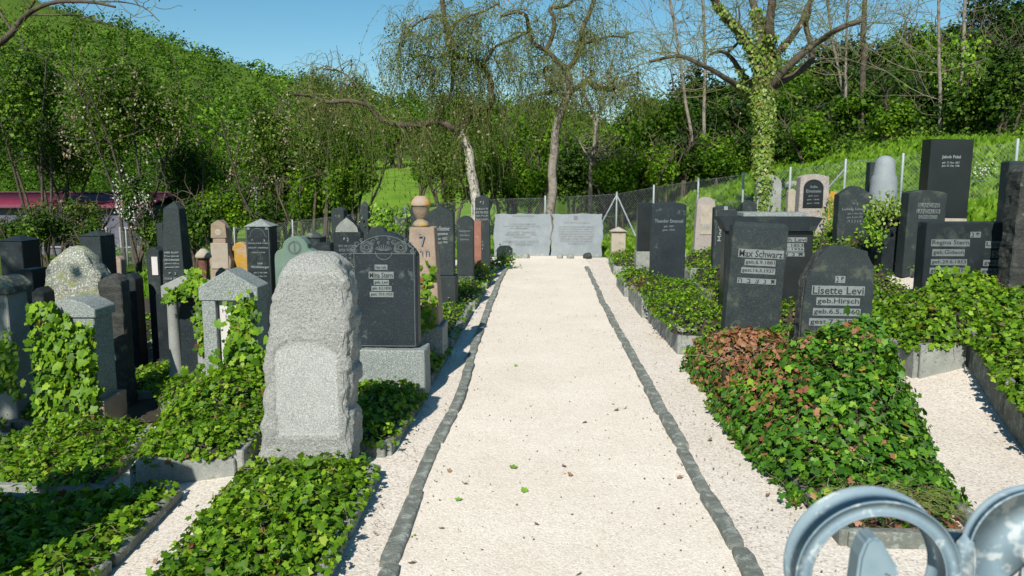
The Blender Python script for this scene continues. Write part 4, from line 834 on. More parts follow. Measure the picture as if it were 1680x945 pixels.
# bare stems on the bush
rg = random.Random(4); pl = []
for k in range(46):
    x, y = rg.gauss(1.95, .22), rg.gauss(6.9, .35); z = .36 + rg.uniform(0, .18); P = [np.array([x, y, z])]; a = rg.uniform(0, 6.28)
    for j in range(6): a += rg.uniform(-.5, .5); P.append(P[-1] + np.array([math.cos(a), math.sin(a), rg.uniform(-.5, .3)]) * .05)
    pl.append((P, .0035, .0015))
tag(tubeobj('ivy_stems', pl, M['twiggrey'], k=4), 'bare pale ivy stems showing among the withered brown leaves', 'stems', kind='stuff')
rg = random.Random(9); pl = []
for k in range(420):
    x, y = rg.uniform(1.7, 2.36), rg.uniform(4.2, 4.7); a = rg.uniform(0, 6.28); z = .14 + rg.uniform(0, .05); l = rg.uniform(.04, .14)
    pl.append(([(x, y, z), (x + math.cos(a) * l * .5, y + math.sin(a) * l * .5, z + rg.uniform(-.005, .03)), (x + math.cos(a) * l, y + math.sin(a) * l, z - .01)], .003, .0015))
tag(tubeobj('dry_stems', pl, M['ivybrown'] if False else M['twig'], k=3), 'tangle of dry brown stems at the near end of the right grave bed', 'stems', kind='stuff')

# fallen leaves on the gravel
rg = np.random.default_rng(12); spots = []
pxs = [(737, 773, 1), (716, 790, 0), (762, 795, 1), (808, 806, 0), (860, 805, 2), (848, 828, 0), (752, 820, 2), (680, 878, 2), (675, 925, 1), (742, 936, 2), (724, 867, 0), (935, 780, 1), (925, 765, 0), (898, 773, 0), (842, 767, 2), (1000, 753, 0), (1116, 784, 1), (997, 680, 0), (1012, 673, 0), (1027, 670, 1), (1006, 663, 0), (1062, 685, 0), (960, 693, 0), (1075, 667, 0), (1166, 722, 1), (1190, 700, 0), (1260, 812, 0), (1180, 690, 1), (1225, 655, 0), (950, 944, 1), (846, 600, 2), (965, 577, 2), (1085, 555, 0), (1140, 600, 0), (1050, 480, 0), (1010, 500, 0), (1075, 530, 0), (255, 905, 1), (290, 886, 0), (650, 730, 0), (880, 860, 0), (1090, 860, 0)]
for i, (px, py, c) in enumerate(pxs): spots.append((W(px, py, 5), c))
proto = {}
for c in (0, 1, 2):
    for v in range(2):
        k = 1; V, f, t = leaf_geo(np.zeros((1, 3)), np.array([[0, 0, 1.0]]), 1.0, np.random.default_rng(c * 2 + v + 60), True, .15, 0, np.array([[.4, .8, .97][c]]), cup=-.25)
        V[:, 2] -= V[:, 2].min(); o = npmesh('fallen_leaf', V, [f], M['deadleaf'], tone=t); o.data.name = 'fallen_leaf'; proto[(c, v)] = o
labs = ['small dark dry leaf lying on the pale gravel', 'large curled brown leaf lying on the pale gravel', 'fresh bright green leaf lying on the pale gravel']
used = set()
for i, (p, c) in enumerate(spots):
    py = pxs[i][1]; px = pxs[i][0]; d = FW + R_ * (px - 840) / F + UP * (472.5 - py) / F; t = -(CAM_H - .02) / d[2]; x, y = d[0] * t, d[1] * t; v = i % 2
    if (c, v) not in used: o = proto[(c, v)]; used.add((c, v))
    else: o = link(proto[(c, v)].copy())
    s_ = [.032, .055, .045][c] * rg.uniform(.8, 1.25); o.scale = (s_, s_ * .8, s_); o.rotation_euler = (rg.uniform(-.25, .25), rg.uniform(-.25, .25), rg.uniform(0, 6.28)); o.location = (x, y, G(x, y) + .02)
    tag(o, labs[c], 'leaf', ['small dry leaves on the gravel', 'large brown leaves on the gravel', 'green leaves on the gravel'][c])
V, f, t = leaf_geo(np.stack([*(lambda a: (a[0], a[1], ground(a[0], a[1]) + .022))((np.concatenate([rg.uniform(-1.1, 1.5, 900), rg.choice([-.93, -.70, .95, 1.3], 1100) + rg.normal(0, .09, 1100)]), 3 + 16 * rg.uniform(0, 1, 2000) ** 1.2))], -1), np.tile([0, 0, 1.0], (2000, 1)), .017, rg, False, .4, 0, rg.uniform(0, .9, 2000))
tag(npmesh('leaf_litter', V, [f], M['deadleaf'], tone=t), 'tiny scattered bits of leaf litter on the gravel path', 'leaf litter', kind='stuff')
#@@PART3
# ------------------------------------------------------------------ wire fence
fe = tag(empty('wire_fence', (0, 0, 0)), 'galvanised chain-link fence running round the far end and up the right slope', 'fence')
posts = []
for t, zt in ((0, None), (.14, 1.76), (.29, 1.95), (.425, 2.09), (.55, 2.2), (.68, 2.36), (.80, 2.45), (1.0, 2.66), (1.17, 2.85), (1.35, 3.05)):
    p = FA + (FB - FA) * t; z = zt or W(1008, 315, 23)[2]; posts.append((p[0], p[1], z))
right = posts[:]; left = []
for x, y in ((0.05, 23.6), (-2.2, 24.4), (-4.4, 25.2), (-6.5, 26.0), (-8.6, 26.9), (-11, 27.8), (-13.4, 28.6), (-15.8, 29.4), (-18, 30.2)): left.append((x, y, G(x, y) + 1.42))
line = left[::-1] + right
for i, (x, y, z) in enumerate(line):
    zb = G(x, y) - .15; o = bmobj('fence_post', lathe([(.026, 0), (.026, z - zb), (.018, z - zb + .01)], 10), M['steel'], fe, True); o.location = (x, y, zb)
wp = []
for a, b in zip(line, line[1:]):
    A = np.array(a); B = np.array(b); L = np.linalg.norm((B - A)[:2]); ga, gb = G(a[0], a[1]), G(b[0], b[1]); H = 1.25; n = int(L / .075)
    def pt(u, v): return [A[0] + (B[0] - A[0]) * u, A[1] + (B[1] - A[1]) * u, (A[2] + (B[2] - A[2]) * u) - .06 - (H * (1 - v))]
    m = H / L
    for k in range(-int(n * m) - 1, n + 1):
        u0 = k / n; u1 = u0 + m; v0, v1 = 0, 1
        if u0 < 0: v0 = -u0 / m; u0 = 0
        if u1 > 1: v1 = v0 + (1 - u0) / m if u0 > 0 or v0 == 0 else 1 - (u1 - 1) / m; u1 = 1
        if v1 > v0 and u1 > u0: wp.append(([pt(u0, v0), pt(u1, v1)], .0016, .0016)); wp.append(([pt(1 - u0, v0), pt(1 - u1, v1)], .0016, .0016))
    for v in (1.0, .5): wp.append(([pt(0, v), pt(1, v)], .003, .003))
o = tubeobj('chain_link_mesh', wp, M['wire'], fe, k=3, smooth=False); o['kind'] = 'stuff'
def brace(p, dx, dy, zt):
    x, y, z = p; e = (x + dx, y + dy); tubeobj('brace', [([(x, y, zt), (e[0], e[1], G(*e) - .05)], .022, .022)], M['steel'], fe, k=8)
brace(right[0], -.75, .3, right[0][2] - .08); brace(right[0], .62, -.35, right[0][2] - .08)
brace(right[5], -.75, .9, right[5][2] - .2)

# ------------------------------------------------------------------ vegetation
def crown_pts(c, rad, n, rg, sub=12, shell=.25):
    c = np.array(c); rad = np.array(rad); d = rg.normal(0, 1, (sub, 3)); d /= np.linalg.norm(d, axis=1, keepdims=True)
    sc = c + d * rad * (rg.uniform(.25, .72, (sub, 1))); sr = rad * rg.uniform(.30, .52, (sub, 1)); k = rg.integers(0, sub, n)
    e = rg.normal(0, 1, (n, 3)); e /= np.linalg.norm(e, axis=1, keepdims=True); r = rg.uniform(shell, 1, (n, 1)) ** .6
    P = sc[k] + e * sr[k] * r; Nn = e + np.array([0, 0, .3]); tb = rg.uniform(-.22, .22, sub)
    q = rg.uniform(0, 1, n) < .12; P[q] = P[q] + (e * sr[k])[q] * rg.uniform(0, .45, (q.sum(), 1)); return P, Nn, tb[k]
def foliage(name, c, rad, n, size, mat, rg, parent=None, sub=12, stretch=None, brt=0.0):
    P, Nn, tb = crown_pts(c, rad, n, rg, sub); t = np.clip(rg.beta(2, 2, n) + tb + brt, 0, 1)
    V, f, t = leaf_geo(P, Nn, size, rng=rg, star=False, tilt=.55, droop=.3, tone=t)
    o = npmesh(name, V, [f], M[mat], parent, tone=t); o['kind'] = 'stuff'; return o
def grow(P0, d, L, r, lvl, out, tips, rg, droop=.25, n=6, wig=.22, nch=4, up=0.0):
    d = np.array(d, float); d /= np.linalg.norm(d); pts = [np.array(P0, float)]; dirs = []
    for i in range(n):
        d = d + np.array([rg.gauss(0, wig), rg.gauss(0, wig), rg.gauss(0, wig) - droop * (i + 1) / n + up]); d /= math.sqrt(d @ d); pts.append(pts[-1] + d * L / n); dirs.append(d)
    out.append((np.array(pts), r, max(r * .35, .004)))
    if lvl <= 0: tips.append(pts[-1]); tips.append(pts[-3]); return
    for c in range(nch):
        i = rg.randint(1, n); dd = dirs[i - 1] + np.array([rg.gauss(0, .75), rg.gauss(0, .75), rg.gauss(0, .5)])
        grow(pts[i], dd, L * rg.uniform(.45, .75), max(r * .5, .005), lvl - 1, out, tips, rg, droop * 1.25, n, wig, nch, up)
def limbs(Y, specs, rg, wob=.25):
    """specs: (list of pixel points, r0 px, r1 px [, depth offset]) -> world polylines"""
    res = []
    for sp in specs:
        pts, r0, r1 = sp[:3]; dz = sp[3] if len(sp) > 3 else 0.0; n = len(pts); s = Y / 1300
        P = [W(x, y, Y + dz * i / max(1, n - 1) + (rg.uniform(-wob, wob) * .5 if 0 < i else 0)) for i, (x, y) in enumerate(pts)]
        L = smoothline(P, 5); m = len(L); r0, r1 = r0 * .78, r1 * .78; L = L + np.array([[mnoise.noise(Vector(q) * 1.5) * r0 * s * .6, 0, mnoise.noise(Vector(q) * 1.5 + Vector((9, 0, 0))) * r0 * s * .4] for q in L])
        res.append((L, np.linspace(r0 * s, r1 * s, m), 0))
    return res
def twigs_on(limb, k, L, r, lvl, out, tips, rg, t0=.2, **kw):
    P = limb[0]
    for _ in range(k):
        i = int(len(P) * rg.uniform(t0, .99)); i = min(i, len(P) - 1); a = rg.uniform(0, 6.28)
        grow(P[i], (math.cos(a) * 1.0, math.sin(a) * .7, rg.uniform(-.2, .9)), L * rg.uniform(.6, 1.3), r, lvl, out, tips, rg, **kw)
def keys(tips, n, size, mat, rgn, parent, name='seed_bunches', len_=.25):
    T = np.array(tips); k = rgn.integers(0, len(T), n); P = T[k] + rgn.normal(0, .07, (n, 3)); P[:, 2] -= rgn.uniform(0, len_, n)
    V, f, t = leaf_geo(P, rgn.normal(0, 1, (n, 3)), size, rgn, False, .3, 3.0, rgn.uniform(0, 1, n)); o = npmesh(name, V, [f], M[mat], parent, tone=t); o['kind'] = 'stuff'; return o
def root_at(px, py, Y, label, cat='tree', name='tree'):
    p = W(px, py, Y); z = G(p[0], Y); e = tag(empty(name, (p[0], Y, z)), label, cat); return e, np.array([p[0], Y, z])
def sub(polys, o): return [(np.asarray(p) - o, a, b) for p, a, b in polys]
def tree(px, Y, label, trunk, br, nt, L, rt, seed, lvl=2, bark='bark', barktr=None, leaves=None, kbase=8, name='tree', **kw):
    rg = random.Random(seed); rn = np.random.default_rng(seed); e, o = root_at(px, 400, Y, label, name=name)
    T = limbs(Y, [trunk], rg, .1)[0]; T[0][0, 2] = min(T[0][0, 2], o[2] - .1)
    tubeobj('trunk', sub([T], o), M[barktr or bark], e, k=10)
    B = limbs(Y, br, rg, .5)
    for b in B: tubeobj('limb', sub([b], o), M[bark], e, k=8)
    out, tips = [], []
    for b in (B or [T]) + ([T] if kw.get('ontrunk') else []): twigs_on(b, nt if isinstance(nt, int) else nt, L, rt, lvl, out, tips, rg, t0=kw.get('t0', .2), droop=kw.get('droop', .25), wig=kw.get('wig', .22), nch=kw.get('nch', 4), up=kw.get('up', 0))
    tw = tubeobj('twigs', sub(out, o), M[kw.get('twig', 'twig')], e, k=3); tw['kind'] = 'stuff'
    tl = [t - o for t in tips]
    if kw.get('weep'):
        ws, lp = [], []
        for _ in range(kw['weep'][0]):
            q = np.array(rg.choice(tips)) if rg.random() < .55 or not B else np.array(rg.choice(list(B[0 if rg.random() < .6 else rg.randrange(len(B))][0]))); L_ = rg.uniform(.4, 1) * kw['weep'][1]; dx, dy = rg.gauss(0, .12), rg.gauss(0, .1); P = [q]
            for j in range(8): P.append(P[-1] + np.array([dx * (1 - j / 8) + rg.gauss(0, .02), dy * (1 - j / 8) + rg.gauss(0, .02), -L_ / 8])); lp += [P[-1] + np.array([rg.gauss(0, .035), rg.gauss(0, .035), rg.gauss(0, .03)]) for _ in range(4)]
            ws.append((np.array(P), .006, .003))
        q = tubeobj('weeping_twigs', sub(ws, o), M['twig'], e, k=3); q['kind'] = 'stuff'; lp = np.array(lp) - o
        V, f, t = leaf_geo(lp, rn.normal(0, 1, (len(lp), 3)), .05, rn, False, .3, 2.5, rn.uniform(.2, .95, len(lp))); q = npmesh('weeping_leaves', V, [f], M['bushgrey'], e, tone=t); q['kind'] = 'stuff'
    for nm, n, size, mat, ln in (leaves or []): keys(tl, n, size, mat, rn, e, nm, ln)
    return e, T, B
# weeping ash, left
tree(781, 24.0, 'gnarled weeping tree with whitish lower trunk and long drooping left limb', ([(784, 430), (782, 350), (776, 300), (768, 250), (757, 215)], 12, 9),
     [([(757, 222), (735, 205), (715, 199), (690, 203), (660, 206), (625, 196), (600, 172), (570, 165), (545, 168), (510, 160), (480, 155)], 8, 2.5, -1), ([(760, 216), (766, 195), (785, 180), (803, 172), (806, 150), (797, 118), (778, 99)], 8, 5),
      ([(778, 99), (752, 92), (738, 80), (735, 50), (728, 25), (724, -30)], 5.5, 5), ([(742, 92), (743, 125), (738, 155), (735, 165)], 4.5, 2), ([(772, 97), (790, 105), (803, 92), (814, 76), (842, 65), (872, 50)], 4, 2, 1),
      ([(728, 25), (700, 30), (675, 45), (655, 75)], 3, 1.5, -1), ([(735, 50), (760, 30), (790, 20), (820, 5)], 3, 1.5, -1), ([(600, 172), (585, 140), (560, 118), (530, 112)], 3, 1.2, .5), ([(740, 85), (715, 95), (690, 90), (668, 105)], 3, 1.2, 1)],
     22, 1.0, .014, 21, barktr='barkwhite', weep=(560, 2.4), droop=.55, nch=4, leaves=[('seed_bunches', 2400, .085, 'keys', .3), ('young_leaves', 11000, .06, 'bushgrey', .45)])
tree(904, 22.0, 'gnarled weeping tree with forked crooked limbs behind the memorial', ([(900, 430), (903, 365), (905, 300), (908, 240), (915, 195), (930, 160), (938, 148), (934, 130), (928, 115)], 10, 7),
     [([(928, 115), (912, 100), (895, 82), (875, 70), (868, 48), (862, 25), (845, 20), (820, 28)], 6, 2.5, -.5), ([(895, 84), (905, 62), (909, 30), (904, 14), (930, 9), (950, -12)], 5, 3, .5), ([(930, 114), (945, 95), (956, 72), (955, 45), (968, 20), (980, -15)], 6, 4, .3),
      ([(938, 150), (952, 140), (965, 128), (972, 141), (986, 145), (1006, 148), (1004, 136)], 5, 3.5, -.4), ([(1004, 140), (1010, 128), (1020, 138), (1045, 138), (1046, 118)], 2.6, 1.5, 0), ([(932, 160), (915, 154), (900, 152), (886, 156)], 4.5, 2, .3), ([(906, 116), (895, 110), (893, 124), (908, 142)], 2.5, 2, 0),
      ([(955, 70), (975, 68), (1000, 60), (1030, 62)], 3.5, 1.5, .4)],
     20, 1.0, .013, 33, bark='bark', barktr='barkpale', weep=(170, 1.6), droop=.4, nch=4, leaves=[('seed_bunches', 1500, .07, 'keys', .15), ('young_leaves', 5500, .05, 'bushgrey', .3)])
tree(970, 27.0, 'small forked bare tree right of the weeping one behind the memorial', ([(968, 330), (970, 272), (974, 240), (977, 208)], 4.5, 3.5), [([(977, 208), (972, 185), (962, 160), (955, 120)], 3.2, 1.5, 0), ([(977, 208), (985, 180), (992, 150), (1000, 120), (1012, 70)], 3.2, 1.5, .5), ([(969, 262), (957, 245), (946, 222)], 2.2, 1, 0)],
     14, 1.3, .011, 41, lvl=1, bark='barkpale', twig='twiggrey', up=.12, droop=0, leaves=[('young_leaves', 500, .07, 'bushgrey', .1)])
# ivy-clad tree
e4, T4, B4 = tree(1252, 17.5, 'broad ivy-clad tree with many spreading crooked limbs on the right slope', ([(1252, 400), (1252, 300), (1252, 240), (1253, 190), (1255, 150)], 14, 19),
     [([(1240, 180), (1231, 159), (1210, 142), (1187, 124), (1155, 110), (1114, 92), (1066, 102)], 8, 2.5, -1.5), ([(1240, 165), (1233, 146), (1215, 121), (1203, 98), (1187, 84), (1165, 88)], 8, 3, 1), ([(1248, 160), (1244, 111), (1222, 70), (1196, 32), (1171, 0), (1155, -25)], 12, 6, -.5),
      ([(1252, 140), (1250, 63), (1238, 19), (1228, -20)], 11, 6, .5), ([(1258, 150), (1263, 95), (1264, 48), (1266, -20)], 12, 8, 0), ([(1262, 130), (1272, 98), (1295, 63), (1317, 32), (1335, -5)], 9, 5, .8), ([(1262, 150), (1279, 127), (1311, 92), (1339, 70), (1377, 48), (1415, 33)], 9, 4, -1),
      ([(1262, 160), (1276, 140), (1301, 124), (1330, 102), (1331, 76), (1321, 44), (1327, 19), (1333, -20)], 8, 4, .3), ([(1196, 84), (1210, 70), (1214, 45), (1212, 10)], 3, 1.5, .5)],
     9, 1.2, .011, 55, lvl=2, bark='bark', twig='twig', up=.06, droop=.1, nch=3, leaves=[('seed_bunches', 250, .06, 'keys', .1)])
e4o = np.array(e4.location); rg = np.random.default_rng(8); PP, NN = [], []
for L_, r_, k, fr in [(T4[0], T4[1], 5200, 1.0), (B4[2][0], B4[2][1], 900, .75), (B4[3][0], B4[3][1], 650, .7), (B4[4][0], B4[4][1], 750, .6), (B4[0][0], B4[0][1], 420, .35), (B4[1][0], B4[1][1], 200, .5), (B4[5][0], B4[5][1], 260, .5)]:
    t = rg.uniform(0, (len(L_) - 1.001) * fr, k); i = t.astype(int); a = rg.uniform(0, 6.28, k); dr = np.stack([np.cos(a), np.sin(a), 0 * a], -1); r = np.asarray(r_)[i][:, None]
    PP.append(L_[i] + (L_[i + 1] - L_[i]) * (t - i)[:, None] + dr * (r + rg.uniform(0, .07, (k, 1)))); NN.append(dr + np.array([0, -.2, .3]))
PP = np.concatenate(PP) - e4o; NN = np.concatenate(NN); V, f, t = leaf_geo(PP, NN, .085, rg, False, .4, 2, rg.uniform(0, 1, len(PP))); o = npmesh('ivy', V, [f], M['ivyyellow'], e4, tone=t); o['kind'] = 'stuff'
# thin bare trees of the wood edge
for i, (Y, tr, lab, bk) in enumerate([(27, ([(1138, 300), (1136, 230), (1125, 170), (1116, 110), (1108, 50), (1096, -10)], 3.6, 2.4), 'thin leaning pale trunk, leftmost of the bare trees at the wood edge', 'barkpale'),
        (28, ([(1155, 300), (1155, 190), (1157, 120), (1155, 60), (1154, -15)], 3.8, 2.6), 'thin straight bare trunk just right of the leaning one', 'barkpale'),
        (27, ([(1390, 260), (1384, 165), (1375, 110), (1365, 60), (1356, -10)], 3, 2.2), 'left stem of the slim pale pair behind the long limb', 'barkpale'),
        (26.5, ([(1388, 275), (1386, 220), (1388, 150), (1389, 80), (1391, -10)], 3.1, 2.2), 'straight right stem of the slim pale pair', 'barkpale'),
        (26, ([(1413, 260), (1415, 145), (1417, 90), (1417, 40), (1419, -15)], 6.5, 4.5), 'thicker dark bare trunk right of the slim pale pair', 'bark'),
        (22, ([(1538, 300), (1541, 228), (1543, 190), (1541, 120), (1540, 60), (1540, -10)], 3.8, 2.8), 'slender bare trunk rising behind the tall black slab', 'barkpale'),
        (22.5, ([(1562, 300), (1566, 228), (1573, 170), (1580, 90), (1584, -10)], 4.2, 3.2), 'slender trunk wrapped in ivy at its upper half, behind the tall black slab', 'barkpale')]):
    e, T, B = tree(tr[0][0][0], Y, lab, tr, [], 13 if i != 6 else 5, 2.3, .013, 60 + i, lvl=2, bark=bk, twig='twiggrey' if i not in (4,) else 'twig', up=.1, droop=.02, wig=.17, nch=3, t0=.35, leaves=[('young_leaves', 260, .06, 'bushgrey' if i < 4 else 'bush', .1)])
    if i == 6:
        rg = np.random.default_rng(4); k = 1500; t = rg.uniform(.32, .86, k) * (len(T[0]) - 1); j = t.astype(int); P = T[0][j] + rg.normal(0, 1, (k, 3)) * (np.array([.22, .18, .05]) * (.5 + 1.0 * (t / len(T[0]) > .6))[:, None]) - np.array(e.location)
        V, f, tt = leaf_geo(P, rg.normal(0, .5, (k, 3)) + [0, -1, .3], .10, rg, False, .4, 2, rg.uniform(0, 1, k)); o = npmesh('ivy', V, [f], M['ivy'], e, tone=tt * .85); o['kind'] = 'stuff'
# overhanging branch upper left, its tree stands outside the frame
tree(-75, 12.0, 'tree outside the left edge whose bare branch reaches into the upper left corner', ([(-75, 520), (-70, 300), (-55, 180), (-25, 95)], 14, 9), [([(-40, 130), (-12, 82), (15, 58), (35, 32), (62, 13), (100, 3), (150, 4), (190, 12)], 8, 2.2, -.5), ([(45, 24), (90, 25), (130, 25), (165, 35), (205, 52)], 2, .8, .3), ([(150, 4), (195, 3), (235, 12), (262, 35)], 1.8, .8, -.3), ([(35, 32), (55, 5), (70, -20)], 2.5, 1.5, 0), ([(20, 52), (0, 20), (-10, -10)], 3, 2, .5)],
     5, .7, .006, 71, lvl=1, twig='twig', droop=.05, up=.03, nch=3, leaves=[('young_leaves', 60, .04, 'bush', .05)])

rn = np.random.default_rng(5); et = tag(empty('tree', (-8.3, .3, G(-8.3, .3))), 'unseen leafy tree added outside the left edge to shade the left rows', 'tree')  # added off-frame tree, its crown only there to shade the left rows
tubeobj('trunk', [(smoothline([(0, 0, -.2), (.1, 0, 2), (0, .1, 4.2), (.2, 0, 6.5)], 5), .2, .08)], M['bark'], et, k=8); foliage('crown', (0, .2, 7.2), (2.7, 3.2, 2.3), 12500, .19, 'bush', rn, et, 14)
# shrubs and trees as rounded leafy masses: (px, top py, width px, bottom py, Y, material, leaf size, count, label, stems)
def mass(px, top, wpx, bot, Y, mat, size, n, label, seed, cat='shrub', sub=14, keysn=0, keymat='keys', name=None, brt=0.0, deep=.8):
    rn = np.random.default_rng(seed); rg = random.Random(seed); pt = W(px, top, Y); pb = W(px, bot, Y); s = scale_at(pt); o = np.array([pt[0], Y, G(pt[0], Y)])
    zt = pt[2]; zb = max(min(pb[2], zt - 1.6), o[2] + .1); zt = max(zt, zb + 1.3); rz = (zt - zb) / 2 * 1.12; rx = wpx * s / 2 * 1.08; c = np.array([0, 0, (zt + zb) / 2 - o[2]])
    nm = name or cat; e = tag(empty(nm, o), label, cat); foliage('foliage', c, (rx, rx * deep, rz), n, size, mat, rn, e, sub, brt=brt)
    st = []; tips = []
    for k in range(5 if wpx > 60 else 3):
        a = rg.uniform(0, 6.28); L = (zt - o[2]); P = [np.array([rg.uniform(-.2, .2) * rx, rg.uniform(-.2, .2) * rx, -.1])]
        d = np.array([math.cos(a) * .4 * rx / L, math.sin(a) * .3 * rx / L, 1.0])
        for j in range(6): d = d + np.array([rg.gauss(0, .12), rg.gauss(0, .1), 0]); P.append(P[-1] + d * L * .15)
        st.append((P, s * 3.2, s * 1.0))
        for q in P[3:]: 
            for _ in range(2): grow(q, (rg.gauss(0, 1), rg.gauss(0, 1), 1.2), L * .28, s * .9, 0, st, tips, rg, droop=.05)
    tubeobj('stems', st, M['bark'], e, k=4)
    if keysn: 
        rn2 = np.random.default_rng(seed + 1); a = rn2.uniform(0, 2 * PI, keysn); b = rn2.uniform(.1, 1, keysn); P = c + np.stack([np.cos(a) * rx * .95, -np.abs(np.sin(a)) * rx * .8 * .9, (b * 1.9 - .9) * rz * np.sqrt(1 - .6 * np.cos(a) ** 2)], -1) * rn2.uniform(.75, 1.02, (keysn, 1))
        # bunches: several seeds hang together
        P = np.repeat(P[:keysn // 5], 5, 0) + rn2.normal(0, .06, (keysn // 5 * 5, 3)) * [1, 1, 2.2]; V, f, t = leaf_geo(P, rn2.normal(0, 1, (len(P), 3)), size * .75, rn2, False, .3, 3, rn2.uniform(0, 1, len(P))); q = npmesh('seed_bunches' if keymat == 'keys' else 'blossom', V, [f], M[keymat], e, tone=t); q['kind'] = 'stuff'
    return e
ML = [ # left and middle
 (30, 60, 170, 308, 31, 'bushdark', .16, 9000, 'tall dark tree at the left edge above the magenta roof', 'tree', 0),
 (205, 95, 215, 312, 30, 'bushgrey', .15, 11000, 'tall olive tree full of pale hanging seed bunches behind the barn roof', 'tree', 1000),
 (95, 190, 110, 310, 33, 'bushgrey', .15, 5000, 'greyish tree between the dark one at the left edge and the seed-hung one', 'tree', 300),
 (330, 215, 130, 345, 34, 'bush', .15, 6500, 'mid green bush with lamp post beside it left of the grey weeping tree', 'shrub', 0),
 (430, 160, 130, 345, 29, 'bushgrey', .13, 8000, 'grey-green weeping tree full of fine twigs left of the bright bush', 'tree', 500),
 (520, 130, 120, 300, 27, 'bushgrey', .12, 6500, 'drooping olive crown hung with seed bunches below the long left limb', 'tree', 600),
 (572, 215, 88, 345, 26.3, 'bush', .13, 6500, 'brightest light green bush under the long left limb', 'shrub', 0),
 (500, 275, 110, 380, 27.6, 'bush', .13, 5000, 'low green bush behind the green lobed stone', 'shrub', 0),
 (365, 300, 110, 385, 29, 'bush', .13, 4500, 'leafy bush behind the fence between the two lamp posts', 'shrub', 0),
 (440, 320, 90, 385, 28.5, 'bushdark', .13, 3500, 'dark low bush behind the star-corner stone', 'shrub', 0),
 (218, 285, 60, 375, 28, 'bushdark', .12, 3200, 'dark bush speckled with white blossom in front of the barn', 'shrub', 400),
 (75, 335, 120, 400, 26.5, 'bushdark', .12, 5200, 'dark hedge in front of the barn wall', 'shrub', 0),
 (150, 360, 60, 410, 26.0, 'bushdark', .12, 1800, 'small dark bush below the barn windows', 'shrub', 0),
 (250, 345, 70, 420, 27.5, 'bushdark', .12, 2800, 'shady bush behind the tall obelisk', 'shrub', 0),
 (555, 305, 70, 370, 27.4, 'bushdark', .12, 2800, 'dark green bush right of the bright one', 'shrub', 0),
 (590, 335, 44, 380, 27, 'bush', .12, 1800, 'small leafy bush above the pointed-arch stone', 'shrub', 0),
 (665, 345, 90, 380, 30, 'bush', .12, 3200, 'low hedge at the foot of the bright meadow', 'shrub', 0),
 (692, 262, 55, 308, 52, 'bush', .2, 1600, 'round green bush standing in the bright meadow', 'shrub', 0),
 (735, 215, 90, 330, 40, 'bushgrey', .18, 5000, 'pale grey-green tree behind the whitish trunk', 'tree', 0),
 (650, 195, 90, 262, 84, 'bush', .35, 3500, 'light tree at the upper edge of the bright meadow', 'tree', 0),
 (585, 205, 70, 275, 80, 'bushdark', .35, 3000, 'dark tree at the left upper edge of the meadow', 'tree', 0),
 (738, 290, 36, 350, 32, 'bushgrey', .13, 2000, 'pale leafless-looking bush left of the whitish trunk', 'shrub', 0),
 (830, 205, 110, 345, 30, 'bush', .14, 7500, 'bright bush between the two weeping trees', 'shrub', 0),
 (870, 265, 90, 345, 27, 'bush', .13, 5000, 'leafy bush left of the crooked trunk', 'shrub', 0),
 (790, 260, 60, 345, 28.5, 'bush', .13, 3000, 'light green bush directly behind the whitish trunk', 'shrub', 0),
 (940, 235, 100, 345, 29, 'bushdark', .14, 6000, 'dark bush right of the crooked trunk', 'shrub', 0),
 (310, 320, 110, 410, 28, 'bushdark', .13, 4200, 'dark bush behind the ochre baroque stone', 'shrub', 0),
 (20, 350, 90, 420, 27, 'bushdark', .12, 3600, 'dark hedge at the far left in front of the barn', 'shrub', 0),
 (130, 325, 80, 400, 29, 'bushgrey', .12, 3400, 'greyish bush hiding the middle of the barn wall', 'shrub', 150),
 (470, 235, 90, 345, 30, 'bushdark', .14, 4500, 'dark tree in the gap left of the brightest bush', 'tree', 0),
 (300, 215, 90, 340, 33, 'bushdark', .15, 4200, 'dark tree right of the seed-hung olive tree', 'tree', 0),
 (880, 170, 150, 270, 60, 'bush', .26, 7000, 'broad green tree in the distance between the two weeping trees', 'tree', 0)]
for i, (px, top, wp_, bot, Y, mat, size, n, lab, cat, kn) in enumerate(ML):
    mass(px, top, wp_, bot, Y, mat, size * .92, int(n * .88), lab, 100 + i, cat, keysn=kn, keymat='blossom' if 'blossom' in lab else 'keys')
# right wood edge
tl = lambda px: float(np.interp(px, [930, 980, 1020, 1060, 1110, 1180, 1260, 1330, 1380, 1440, 1500, 1560, 1640, 1720, 1900], [245, 205, 180, 136, 108, 118, 108, 82, 62, 58, 20, 5, -10, -25, -50]))
pl = ['beside the forked bare tree', 'left of the leaning pale trunk', 'around the leaning pale trunk', 'right of the straight bare trunk', 'behind the ivy-clad tree', 'right of the ivy-clad tree', 'around the slim pale pair', 'behind the dark bare trunk', 'above the tall black slab', 'nearest the right edge']
rr = random.Random(17)
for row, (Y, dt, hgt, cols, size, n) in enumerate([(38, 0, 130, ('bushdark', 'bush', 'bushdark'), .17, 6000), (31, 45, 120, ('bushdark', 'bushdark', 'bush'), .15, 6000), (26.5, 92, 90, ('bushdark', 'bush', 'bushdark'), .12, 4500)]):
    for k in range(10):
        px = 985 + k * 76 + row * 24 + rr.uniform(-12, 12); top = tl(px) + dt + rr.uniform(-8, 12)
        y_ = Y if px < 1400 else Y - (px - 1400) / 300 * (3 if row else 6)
        mass(px, top, 118 + rr.uniform(-15, 15), top + hgt, y_, cols[(k + row) % 3], size, n, ['tall green shrub at the skyline of the wood ', 'dark dense shrub in the middle of the wood ', 'low dense undergrowth shrub of the wood '][row] + pl[k], 300 + row * 20 + k, 'shrub', sub=22, brt=-.18)
